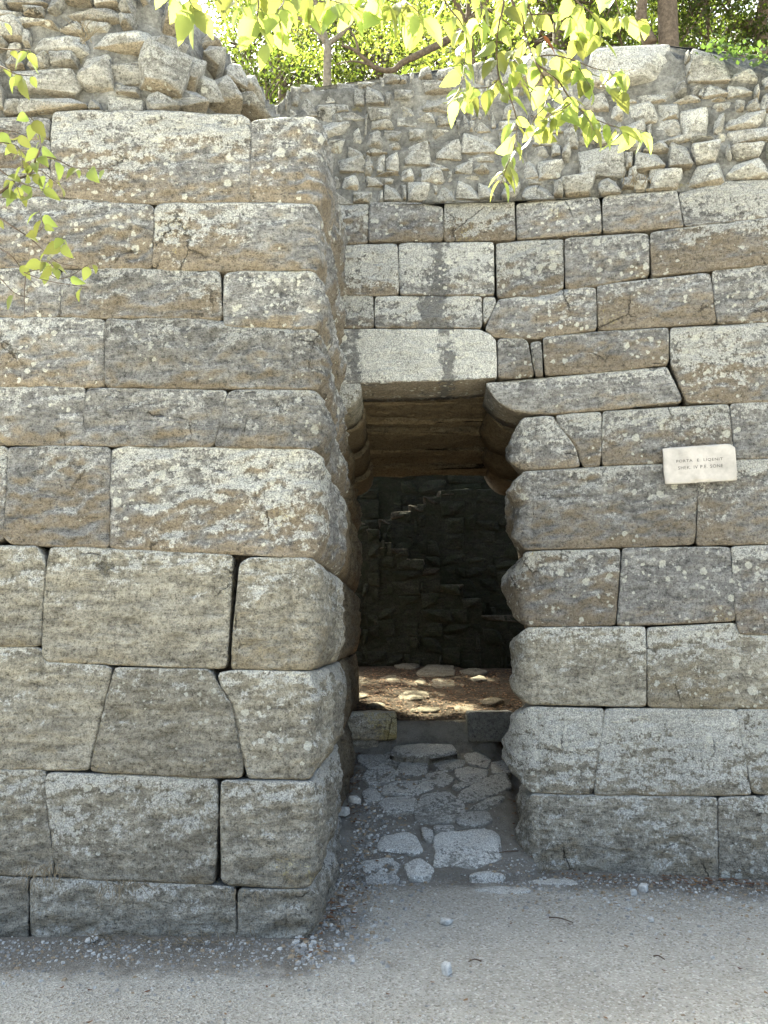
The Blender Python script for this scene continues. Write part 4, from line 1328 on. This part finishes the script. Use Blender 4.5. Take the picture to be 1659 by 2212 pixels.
# branch over the right of the gate
def cr(x, y): return (907 + x * .3125, y * .3125)
ST_R = [
 ([(560,-260),(580,0),(545,180),(530,330),(545,530),(610,640),(660,790),(670,900),(650,1020),(600,1150),(560,1270)], 0.0, 1.0, 1.0),
 ([(600,-260),(640,10),(700,100),(720,200),(760,340),(810,450),(870,570),(870,690),(860,740),(790,820),(780,920)], 0.1, 1.5, 0.8),
 ([(800,440),(930,530),(1010,640),(1060,710),(1150,790),(1300,860),(1420,890),(1540,900)], 0.05, 1.0, 1.5),
 ([(100,-200),(180,20),(280,150),(320,260),(310,420),(290,570),(260,690)], -0.1, 0.8, 1.1),
 ([(700,-200),(740,0),(800,180),(900,310),(1000,380),(1070,510)], 0.2, 0.9, 0.7),
 ([(800,400),(900,380),(1050,410),(1200,470),(1330,490),(1480,480)], 0.1, 0.8, 1.1),
 ([(740,100),(900,95),(1030,85),(1100,170),(1080,330)], 0.0, 0.8, 1.5),
 ([(1040,-150),(1080,0),(1200,100),(1250,180),(1250,280)], -0.15, 0.8, 1.3),
 ([(1300,-150),(1350,0),(1390,110),(1440,110),(1600,170)], 0.0, 0.8, 1.3),
 ([(440,-150),(420,0),(420,110),(330,190),(250,230)], 0.1, 0.8, 1.4),
 ([(545,540),(480,600),(350,610),(280,620)], 0.0, 0.7, 1.6),
 ([(1060,700),(980,760),(900,800),(870,870)], 0.0, 0.7, 1.6),
 ([(1100,750),(1160,820),(1200,900)], 0.0, 0.6, 1.8),
 ([(740,270),(640,380),(690,470),(660,560)], 0.0, 0.6, 1.4),
 ([(1060,400),(1130,520),(1180,600)], 0.1, 0.6, 1.6),
 ([(1300,480),(1350,560),(1390,640)], 0.1, 0.6, 1.6),
]
hb, n1 = hanging_branch('hanging_branch', 'sunlit leafy branch hanging in front of the rubble wall above the gate', ST_R, 3.0, 21, 0.036, 0.082, cr, 0.0042, 0.8, 0.5, 0.004)
# sprays along the top edge
def ct(x, y): return (380 + x * .323, y * .323)
ST_T = [
 ([(-60,-120),(60,-40),(110,40),(140,70)], 0.0, 0.9, 1.6),
 ([(100,-90),(330,-60),(420,20),(460,60)], 0.1, 0.9, 1.0),
 ([(480,-160),(550,0),(545,130),(600,220),(650,270)], -0.1, 0.9, 0.95),
 ([(620,-90),(720,0),(680,70),(640,120)], -0.1, 0.8, 1.1),
 ([(800,-110),(870,0),(920,70)], 0.1, 0.8, 1.2),
 ([(900,-90),(1000,-20),(1100,20),(1200,30)], -0.1, 0.9, 1.5),
 ([(1100,-80),(1250,-40),(1380,-10),(1500,30)], 0.0, 0.9, 1.7),
 ([(1400,-60),(1520,0),(1600,60),(1640,110)], 0.0, 0.9, 1.6),
]
hb2, n2 = hanging_branch('hanging_spray', 'row of bright translucent leaves hanging along the top edge left of the big branch', ST_T, 2.7, 33, 0.046, 0.092, ct, 0.004, 0.95, 0.6, 0.0)
# branches at the left edge
def cl(x, y): return (x * .2618, 77.8 + y * .2618)
ST_L = [
 ([(-260,1380),(0,1290),(120,1190),(240,1140),(290,1030),(330,930),(330,850),(290,720),(230,650)], 0.0, 1.4, 0.9),
 ([(290,1030),(370,1000),(470,1020),(590,1080),(700,1090),(930,1095)], 0.0, 0.9, 0.8),
 ([(240,1140),(330,1110),(400,1160),(480,1220)], 0.05, 0.7, 1.3),
 ([(120,1190),(250,1240),(380,1270)], 0.0, 0.7, 1.3),
 ([(-200,780),(0,780),(120,790),(220,830)], 0.1, 0.8, 1.1),
 ([(-200,880),(0,880),(90,890),(160,930),(190,1080)], -0.05, 0.7, 0.9),
 ([(-100,1010),(20,1120),(100,1180),(140,1250),(170,1330)], 0.0, 0.7, 0.9),
]
hb3, n3 = hanging_branch('side_branch', 'green leafy branch reaching in from the left in front of the big top block', ST_L, 2.55, 47, 0.060, 0.049, cl, 0.0036, 0.75, 0.7, 0.0)
ST_LT = [
 ([(-260,60),(20,105),(200,115),(280,120)], 0.0, 1.0, 1.2),
 ([(-250,200),(0,250),(120,310),(270,330)], 0.0, 1.0, 1.2),
 ([(-200,-250),(-60,-150),(40,-120)], 0.0, 0.8, 1.2),
]
hb4, n4 = hanging_branch('side_twig', 'small green twig at the left edge in front of the ruined masonry', ST_LT, 2.55, 59, 0.05, 0.058, cl, 0.003, 0.8, 0.6, 0.0)
ST_LL = [
 ([(-250,1330),(0,1500),(130,1590),(250,1670),(360,1770),(480,1870),(640,1900)], 0.0, 1.0, 0.32),
 ([(250,1660),(350,1580),(340,1500),(320,1430)], 0.0, 0.6, 0.9),
 ([(-200,1600),(0,1750),(110,1830),(210,1970),(300,2060)], 0.05, 1.0, 0.35),
 ([(190,1960),(330,1930),(480,2000),(600,1970),(720,1890),(780,1870)], 0.05, 0.7, 0.35),
 ([(-150,1900),(0,2000),(120,2120),(240,2160)], 0.0, 0.8, 0.2),
 ([(200,1950),(350,2010),(560,2050),(720,2070)], 0.0, 0.6, 0.12),
 ([(210,1980),(200,2150),(205,2300)], 0.0, 0.6, 0.1),
 ([(470,1870),(440,1900),(400,1860),(330,1850)], 0.0, 0.5, 1.3),
 ([(480,1780),(500,1700),(520,1650)], 0.0, 0.5, 1.6),
]
hb5, n5 = hanging_branch('bare_branch', 'thin sparse twigs with few small leaves low at the left edge', ST_LL, 2.6, 71, 0.05, 0.048, cl, 0.003, 0.6, 0.5, 0.03)

# ------------------------------------------------------------------ trees on the slope behind
def ground_at(x, y): return ground_z(x, y)
HOLES = []
for (cx_, cy_, r_) in ((900, 90, .22), (980, 130, .20), (830, 140, .18), (800, 200, .15), (760, 300, .22), (850, 290, .16), (470, 370, .16), (1125, 385, .20), (840, 405, .20), (720, 385, .16), (1150, 30, .14),
                       (560, 175, .16), (690, 160, .14), (660, 250, .13), (1010, 200, .14), (1220, 155, .13), (520, 310, .13), (620, 345, .16), (400, 300, .12), (1330, 320, .12), (950, 350, .12), (1420, 60, .10)):
    hx, hy = fl(cx_, cy_)
    HOLES.append((np.array((hx, hy, floor_z(hy))), r_))
SV = np.array(SUNV)
def crown_mesh(name, clusters, nl, size, seed, squash=0.7):
    rs = np.random.RandomState(seed)
    C = []
    for (c, r) in clusters:
        k = max(4, int(nl * r * r))
        d = rs.normal(size=(k, 3)); d /= np.linalg.norm(d, axis=1)[:, None]
        rad = r * rs.rand(k) ** 0.45
        q = np.array(c) + d * rad[:, None] * np.array([1, 1, squash])
        C.append(q)
    C = np.concatenate(C)
    for p_, r_ in HOLES:                      # gaps cut into the foliage along sun rays, to dapple the court
        w = C - p_; w = w - SV * (w @ SV)[:, None]
        C = C[np.linalg.norm(w, axis=1) > r_ + size * 0.35]
    n = len(C)
    a = rs.normal(size=(n, 3)); a[:, 2] -= 0.5; a /= np.linalg.norm(a, axis=1)[:, None]
    b = rs.normal(size=(n, 3)); b[:, 2] *= 0.6
    b -= a * (a * b).sum(1)[:, None]; b /= np.linalg.norm(b, axis=1)[:, None] + 1e-9
    nn = np.cross(a, b)
    L = size * (0.6 + 0.8 * rs.rand(n))[:, None]
    v = np.empty((n, 4, 3))
    v[:, 0] = C - a * L * 0.5
    v[:, 1] = C + b * L * 0.28 + nn * L * 0.08
    v[:, 2] = C + a * L * 0.5
    v[:, 3] = C - b * L * 0.28 + nn * L * 0.08
    me = bpy.data.meshes.new(name)
    me.vertices.add(n * 4); me.loops.add(n * 4); me.polygons.add(n)
    me.vertices.foreach_set('co', v.reshape(-1))
    me.loops.foreach_set('vertex_index', np.arange(n * 4, dtype=np.int32))
    me.polygons.foreach_set('loop_start', np.arange(0, n * 4, 4, dtype=np.int32))
    me.update(calc_edges=True)
    at = me.attributes.new('tint', 'FLOAT', 'POINT')
    at.data.foreach_set('value', np.repeat(rs.rand(n), 4))
    return me

def tree(name, label, x, y, fork, crown_c, crown_r, nclus, nl, leaf, mat, bark, r0, seed, extra=(), lean=0.3):
    rg_ = random.Random(seed)
    zb = ground_at(x, y) - 0.15
    th = empty(name, (x, y, zb)); tag(th, label, 'tree', 'trees on the slope behind the wall')
    F = Vector(fork); base = Vector((x, y, zb)); Cc = Vector(crown_c)
    tp = [base, base.lerp(F, .35) + Vector((rg_.uniform(-lean, lean), 0, 0)) * .4, base.lerp(F, .7) + Vector((rg_.uniform(-lean, lean), 0, 0)) * .3, F]
    tp = smooth_line(tp, 6)
    mb = MB(); mb.add(tube(tp, [r0 * (1.25 - 0.45 * i / (len(tp) - 1)) for i in range(len(tp))], 10))
    mb.build('trunk', bark, th)
    clusters, lb = [], MB()
    cents = []
    for i in range(nclus):
        for _ in range(20):
            d = Vector((rg_.uniform(-1, 1), rg_.uniform(-1, 1), rg_.uniform(-1, 1)))
            if 0.25 < d.length < 1: break
        c = Cc + Vector((d.x * crown_r[0], d.y * crown_r[1], d.z * crown_r[2]))
        cents.append(c)
        clusters.append((tuple(c), rg_.uniform(.32, .62) * (crown_r[0] / 2.0) ** .5))
    mains = [Cc + Vector((rg_.uniform(-.6, .6) * crown_r[0], rg_.uniform(-.6, .6) * crown_r[1], rg_.uniform(-.3, .6) * crown_r[2])) for _ in range(5)]
    for mpt in mains:
        mid = F.lerp(mpt, .5) + Vector((rg_.uniform(-.3, .3), rg_.uniform(-.3, .3), rg_.uniform(-.1, .3)))
        ln = smooth_line([F - Vector((0, 0, .08)), mid, mpt], 6)
        lb.add(tube(ln, [r0 * .6 * (1 - .7 * i / (len(ln) - 1)) for i in range(len(ln))], 7))
    for c in cents:
        mpt = min(mains, key=lambda q: (q - c).length)
        mid = mpt.lerp(c, .5) + Vector((rg_.uniform(-.2, .2), rg_.uniform(-.2, .2), rg_.uniform(-.2, .2)))
        ln = smooth_line([mpt, mid, c], 4)
        lb.add(tube(ln, [max(.006, r0 * .2 * (1 - .7 * i / (len(ln) - 1))) for i in range(len(ln))], 5))
    for (pts, ra, rb_) in extra:
        ln = smooth_line([Vector(p) for p in pts], 6)
        lb.add(tube(ln, [ra + (rb_ - ra) * i / (len(ln) - 1) for i in range(len(ln))], 8))
    lb.build('limbs', bark, th)
    link('crown', crown_mesh('crown', clusters, nl, leaf, seed), mat, th)
    return th

def D(px, py, y): return tuple(at_y(px, py, y))
f1 = D(708, 90, 14.0)
tree('slender_tree', 'slender pale-barked tree forking just above the left end of the rubble wall', f1[0] - .1, 14.0, f1, D(690, -60, 14.4), (2.0, 1.6, 1.5), 46, 420, .085, M_LEAF_T, M_BARK2, .085, 3,
     extra=[([D(708, 95, 14.0), D(735, 75, 14.0), D(765, 40, 14.0), D(780, -20, 14)], .05, .02), ([D(708, 95, 14.0), D(690, 60, 14.0), D(672, 20, 14)], .05, .02)])
f3 = D(1010, 60, 14.6)
tree('crooked_tree', 'tree with a long crooked limb dipping behind the middle of the rubble wall', f3[0] + .2, 14.6, f3, D(960, -40, 14.6), (2.0, 1.6, 1.7), 46, 420, .085, M_LEAF_T, M_BARK, .11, 8,
     extra=[([D(1010, 62, 14.6), D(960, 90, 14.2), D(905, 118, 14.0), D(870, 135, 14.0), D(848, 152, 14.0), D(815, 148, 14.0), D(785, 125, 14.0), D(765, 108, 14.0), D(738, 98, 14.0)], .075, .02),
            ([D(775, 116, 14.0), D(768, 85, 14.0), D(752, 60, 14)], .03, .012), ([D(800, 140, 14.0), D(760, 132, 14.0), D(725, 140, 14.0)], .022, .008)])
tree('leafy_oak', 'dark green leafy tree behind the left end of the rubble wall', D(520, 200, 16.0)[0], 16.0, D(530, 250, 16.0), (D(520, 140, 16)[0], 16.0, 11.2), (1.6, 1.7, 2.6), 64, 520, .085, M_LEAF_D, M_BARK, .12, 5)
f4 = D(1440, -40, 14.2)
tree('dark_evergreen', 'dark evergreen tree with a leaning trunk behind the big capping boulder', D(1415, 100, 14.2)[0], 14.2, f4, D(1450, -60, 15.2), (2.2, 1.7, 1.9), 80, 560, .085, M_LEAF_D, M_BARK, .20, 12,
     extra=[([D(1405, 95, 14.2), D(1385, 40, 14.2), D(1395, -40, 14.2)], .13, .08)])
tree('dark_evergreen', 'dense dark evergreen at the right end behind the ivy', D(1640, 100, 15.6)[0], 15.6, D(1640, 40, 15.6), D(1640, -10, 15.8), (2.0, 1.6, 2.2), 80, 560, .085, M_LEAF_D, M_BARK, .17, 14)
tree('dark_evergreen', 'dark evergreen behind the hanging branch above the capping boulder', D(1200, 100, 16.0)[0], 16.0, D(1210, 40, 16.0), D(1210, 40, 16.4), (1.9, 1.5, 2.1), 76, 560, .085, M_LEAF_D, M_BARK, .17, 15)
tree('hillside_tree', 'bright yellow-green tree in the gap left of the slender trunk', D(610, 100, 19)[0], 19.0, D(610, 190, 19.0), D(620, 90, 19.5), (2.1, 1.8, 2.3), 70, 460, .10, M_LEAF_D, M_BARK, .12, 16)
tree('hillside_tree', 'bright yellow-green tree seen beyond the crooked limb', D(830, 100, 20.5)[0], 20.5, D(830, 170, 20.5), D(820, 60, 21), (2.6, 2.0, 2.6), 66, 420, .10, M_LEAF_T, M_BARK, .13, 17)
tree('hillside_tree', 'green tree deeper on the slope right of the crooked limb', D(1040, 100, 19.5)[0], 19.5, D(1040, 160, 19.5), D(1040, 70, 20), (2.4, 2.0, 2.6), 70, 460, .10, M_LEAF_D, M_BARK, .13, 18)
tree('hillside_tree', 'shadowed tree deep on the slope above the right part of the wall', D(1500, 80, 20.5)[0], 20.5, D(1500, 120, 20.5), D(1480, 30, 21), (3.6, 2.2, 3.4), 110, 420, .11, M_LEAF_D, M_BARK, .16, 19)

tree('shade_tree', 'unseen tree added over the court behind the gate to cast dappled shade', 3.3, 13.9, (2.6, 13.4, 6.0), (0.9, 12.2, 7.3), (3.4, 2.6, 1.2), 200, 480, .13, M_LEAF_D, M_BARK, .15, 25)  # hidden behind the wall, added to darken the court and break up its sun
for k_, (px_, py_, y_, lab_) in enumerate(((720, 60, 26, 'far pale green tree high on the slope behind the slender trunk'), (930, 40, 27, 'far green tree high on the slope behind the crooked limb'), (1150, 40, 27, 'far shadowed tree high on the slope behind the hanging branch'), (560, 60, 26, 'far green tree high on the slope behind the ruined masonry'))):
    q_ = D(px_, py_, y_)
    tree('far_tree', lab_, q_[0], y_, (q_[0], y_, q_[2] - 3.5), (q_[0], y_ + .5, q_[2]), (3.2, 2.0, 3.6), 90, 330, .13, M_LEAF_D, M_BARK, .16, 60 + k_)
# ------------------------------------------------------------------ ivy on the right end of the wall
rg = random.Random(77)
iv = empty('ivy', at_y(1600, 130, 5.9)); tag(iv, 'trailing green ivy on top of the rubble wall at the right edge', 'ivy')
iv_v, iv_f = [], []
stp = [at_y(px, py, yy) for px, py, yy in ((1530, 108, 5.85), (1550, 95, 5.85), (1575, 112, 5.85), (1610, 122, 5.8), (1650, 125, 5.8), (1700, 122, 5.8))]
mb = MB(); sl_ = smooth_line(stp, 6); mb.add(tube(sl_, [.004] * len(sl_), 5)); mb.build('stem', M_TWIG, iv)
for i in range(150):
    t = rg.random() ** .8
    p = sl_[min(len(sl_) - 1, int(t * len(sl_)))] + Vector((rg.gauss(0, .05), rg.uniform(-.08, .05), rg.gauss(0, .035)))
    n = Vector((rg.uniform(-.6, .6), -1, rg.uniform(-.2, .9))).normalized(); a = n.orthogonal().normalized(); b = n.cross(a)
    th = rg.uniform(0, 6.28); a, b = a * math.cos(th) + b * math.sin(th), b * math.cos(th) - a * math.sin(th)
    r = rg.uniform(.018, .034); k = len(iv_v)
    for ang, q in ((0, 1.0), (.7, .6), (1.3, .95), (2.3, .55), (3.14, .5), (-2.3, .55), (-1.3, .95), (-.7, .6)):
        iv_v.append(p + (a * math.cos(ang) + b * math.sin(ang)) * r * q + n * .003 * math.cos(3 * ang))
    iv_f.append(tuple(range(k, k + 8)))
tag(link('foliage', mesh('foliage', iv_v, iv_f, False), M_IVY, iv), kind='stuff')

# ------------------------------------------------------------------ pebbles, leaf litter, loose stones, twigs
def pebble(rs, c, r):
    v = []
    base = [(-1, -1, -.7), (1, -1, -.7), (1, 1, -.7), (-1, 1, -.7), (-.7, -.7, .7), (.7, -.7, .7), (.7, .7, .7), (-.7, .7, .7)]
    a = rs.uniform(0, 6.28); ca, sa = math.cos(a), math.sin(a)
    sx, sy, sz = r * rs.uniform(.6, 1.2), r * rs.uniform(.5, .9), r * rs.uniform(.35, .8)
    for x, y, z in base:
        x = x * sx * rs.uniform(.6, 1); y = y * sy * rs.uniform(.6, 1); z = z * sz * rs.uniform(.6, 1.1)
        v.append((c[0] + x * ca - y * sa, c[1] + x * sa + y * ca, c[2] + z))
    return v
PF = [(3, 2, 1, 0), (4, 5, 6, 7), (0, 1, 5, 4), (1, 2, 6, 5), (2, 3, 7, 6), (3, 0, 4, 7)]
rs = random.Random(91)
def surf(x, y): return ground_z(x, y)
pv, pf, pm = [], [], []
def add_peb(x, y, r, w=(.28, .5, .22)):
    z = surf(x, y) + r * .25
    b = len(pv)
    pv.extend(pebble(rs, (x, y, z), r)); pf.extend([tuple(i + b for i in q) for q in PF])
    u = rs.random(); mi = 0 if u < w[0] else 1 if u < w[0] + w[1] else 2
    pm.extend([mi] * 6)
for _ in range(2600):                                  # strip along the right wall
    x = rs.uniform(0.7, 3.2); d = abs(rs.gauss(0, .45)); y = wall_y(x) - .03 - d
    add_peb(x, y, .004 + .011 * rs.random() ** 3 * (1.6 if rs.random() < .08 else 1))
for _ in range(2200):                                  # along the bastion's return and the left of the ramp
    t = rs.random(); y = 4.5 + 3.1 * t; x = -.52 + .14 * max(0, y - 4.8) + .06 + abs(rs.gauss(0, .22))
    add_peb(x, y, .005 + .016 * rs.random() ** 2.6)
for _ in range(1500):                                  # foot of the bastion
    x = rs.uniform(-2.3, -.3); y = 4.80 - abs(rs.gauss(0, .22))
    add_peb(x, y, .004 + .010 * rs.random() ** 3)
for _ in range(6500):                                  # loose on the forecourt
    x = rs.uniform(-2.2, 3.0); y = rs.uniform(3.3, 6.0)
    add_peb(x, y, .0022 + .007 * rs.random() ** 5)
for _ in range(900):
    x = rs.uniform(-.3, 1.1); y = rs.uniform(5.8, 7.7)
    add_peb(x, y, .004 + .010 * rs.random() ** 3)
gm_ = mesh('gravel', pv, pf, False)
for m in M_PEB: gm_.materials.append(m)
gm_.polygons.foreach_set('material_index', pm)
tag(link('gravel', gm_), 'loose pale pebbles and grit scattered along the foot of the walls', 'gravel', kind='stuff')

lv, lf, lt = [], [], []
def litter(x, y, r):
    z = surf(x, y) + .006 + rs.random() * .012
    a = rs.uniform(0, 6.28); ca, sa = math.cos(a), math.sin(a); cu = rs.uniform(.1, .5)
    b = len(lv)
    for (u, v, h) in ((-1, 0, cu), (-.3, .42, .1), (.4, .36, .15), (1, 0, cu), (.4, -.36, cu * .6), (-.3, -.42, .1), (0, 0, 0)):
        lv.append((x + (u * ca - v * sa) * r, y + (u * sa + v * ca) * r, z + h * r * .8))
    for i in range(6): lf.append((b + i, b + (i + 1) % 6, b + 6))
    lt.extend([rs.random()] * 7)
for _ in range(120):
    y = rs.uniform(6.6, 7.8); litter(-.28 + abs(rs.gauss(0, .07)), y, rs.uniform(.012, .028))
for _ in range(70):
    y = rs.uniform(4.6, 6.4); litter(-.5 + .14 * max(0, y - 4.8) + .08 + abs(rs.gauss(0, .12)), y, rs.uniform(.012, .026))
for _ in range(170):
    x = rs.uniform(1.1, 3.2) if rs.random() < .5 else rs.uniform(1.8, 3.1); litter(x, wall_y(x) - .05 - abs(rs.gauss(0, .10)), rs.uniform(.012, .028))
for _ in range(60):
    litter(1.0 + rs.gauss(0, .05), rs.uniform(6.1, 7.7), rs.uniform(.012, .026))
for _ in range(40):
    litter(rs.uniform(-2, 2.8), rs.uniform(3.6, 5.8), rs.uniform(.010, .02))
for _ in range(2600):
    litter(rs.uniform(-.25, 1.7), rs.uniform(8.1, 11.6), rs.uniform(.015, .03))
lm = mesh('leaf_litter', lv, lf, False)
a_ = lm.attributes.new('tint', 'FLOAT', 'POINT'); a_.data.foreach_set('value', lt)
tag(link('leaf_litter', lm, M_LITTER), 'dry brown fallen leaves gathered in the corners of the gateway', 'leaf litter', kind='stuff')

def ground_pt(px, py):
    r = ray(px, py); lo, hi = 2.5, 12.0
    for _ in range(40):
        m_ = (lo + hi) / 2; p = r * (m_ / r.y)
        if CAMZ + p.z > surf(p.x, p.y): lo = m_
        else: hi = m_
    p = r * (lo / r.y)
    return Vector((p.x, p.y, surf(p.x, p.y)))
STN = [rubble_variant(i + 70, 4, 0.4, 0.12) for i in range(5)]
for m in STN: m.materials.append(M_PEB[0])
for (px, py, w, h, lab) in ((964, 2093, 22, 24, 'pale upright pebble alone on the open gravel in the foreground'),
        (742, 1752, 34, 22, 'flat white stone on the left of the ramp beside the mossy block'),
        (766, 1727, 24, 18, 'white stone on the left of the ramp above the flat one'),
        (713, 1857, 16, 20, 'white stone at the foot of the bastion corner'),
        (966, 1990, 26, 13, 'pale stone lying at the foot of the ramp in the middle'),
        (1369, 1927, 14, 14, 'white pebble by the foot of the right wall, below its long base block'),
        (1390, 1918, 18, 16, 'pale stone touching the foot of the right wall base block'),
        (1406, 1986, 14, 9, 'white pebble on dark soil in front of the right wall'),
        (1539, 2068, 7, 7, 'tiny white pebble on the gravel at the right'),
        (199, 2028, 28, 9, 'white flake lying at the foot of the bastion')):
    p = ground_pt(px, py + h / 2)
    k = p.y / FPX * 1.12
    o = put_stone('loose_stone', STN[rs.randrange(5)], (p.x, p.y, p.z + h * k * .38), (w * k / 2, w * k / 2 * .8, h * k / 2), (rs.uniform(-.2, .2), rs.uniform(-.2, .2), rs.uniform(0, 3)), None)
    tag(o, lab, 'stone', 'loose stones')
flat = [((1195, 1905), 120, 28, 'flat grey stone bedded in the soil before the right wall'), ((1085, 1922), 130, 26, 'flat bluish stone bedded in the gravel below the ramp')]
for (c, w, h, lab) in flat:
    p = ground_pt(*c); k = p.y / FPX * 1.12
    pw = [(p.x + w * k / 2 * math.cos(a) * rs.uniform(.55, 1), p.y + w * k * .24 * math.sin(a) * rs.uniform(.55, 1)) for a in np.linspace(0, 6.28, 11)[:-1]]
    zz = p.z
    m = block_mesh('bedded_stone', pw, lambda u, v, h_: (u, v, zz + h_ + .004), depth=.08, bulge=.010, rough=.014, res=.03, edge=.012, aniso=1)
    o = link('bedded_stone', m, M_PAVE); props(o, white=-.02, tone=-.05, brown=.1); tag(o, lab, 'stone')
for (a, b, lab) in (((1040, 2079), (1012, 2081), 'short dark twig lying on the gravel right of the pebble'), ((1186, 1984), (1238, 1996), 'thin twig lying on the gravel below the right wall'),
                    ((1412, 2068), (1436, 2076), 'small twig on the gravel at the lower right'), ((1120, 1840), (1060, 1850), 'thin stalk lying beside the big paving slab')):
    A, B = ground_pt(*a), ground_pt(*b)
    A.z += .006; B.z += .008
    mid = A.lerp(B, .5) + Vector((0, .01, .006))
    ln = smooth_line([A, mid, B], 5); mb = MB(); mb.add(tube(ln, [.0045 - .002 * i / len(ln) for i in range(len(ln))], 5))
    o = mb.build('twig_on_ground', M_TWIG); tag(o, lab, 'twig')

# dry roots and grass hanging out of joints
def tuft(name, label, px, py, seg, n, ln, down, seed, spread=.12, mat=M_DRYT, yoff=-.03, wall='L'):
    rt = random.Random(seed)
    base = at_y(px, py, 4.80) if wall == 'L' else Vector((*plq(px, py, .03),))
    mb = MB()
    for _ in range(n):
        p = base + Vector((rt.gauss(0, spread), yoff, rt.gauss(0, .012)))
        d = Vector((rt.uniform(-.7, .7), rt.uniform(-.9, -.1), rt.uniform(-1, .1) if down else rt.uniform(.3, 1))).normalized()
        pts = [p]
        for i in range(4):
            d = (d + Vector((rt.gauss(0, .35), rt.gauss(0, .15), -.35 if down else -.1))).normalized()
            pts.append(pts[-1] + d * ln * rt.uniform(.5, 1.1) / 4)
        pts = smooth_line(pts, 3)
        mb.add(tube(pts, [max(.0010, .0030 * (1 - i / len(pts))) for i in range(len(pts))], 4))
    o = mb.build(name, mat); tag(o, label, 'dry grass')
tuft('dry_roots', 'tangle of dry roots in the joint at the lower left corner of the bastion', 92, 1868, 0, 26, .16, True, 1, .05)
tuft('dry_roots', 'dry roots hanging from the joint above the long base block', 262, 1903, 0, 22, .13, True, 2, .09)
tuft('dry_roots', 'few dry stalks beneath the cracked corner block of the bastion', 530, 1925, 0, 10, .10, True, 3, .05)
tuft('dry_grass', 'dry grass along the foot of the bastion', 330, 2022, 0, 60, .12, False, 4, .26, yoff=-.06)
tuft('dry_grass', 'dry grass stems on a ledge of the ruined masonry', 190, 95, 0, 16, .20, False, 5, .02, yoff=-.02)
tuft('dry_grass', 'tuft of dry grass at the corner of the right wall base', 1170, 1880, 0, 26, .10, False, 6, .05, wall='R')
tuft('dry_grass', 'dry stems in the hole of the rubble wall', 1365, 405, 0, 18, .16, False, 7, .05, wall='R')
print('leaves', n1, n2, n3, n4, n5, 'rubble', len(EXPL) + len(fill), len(EXB) + len(fillb))
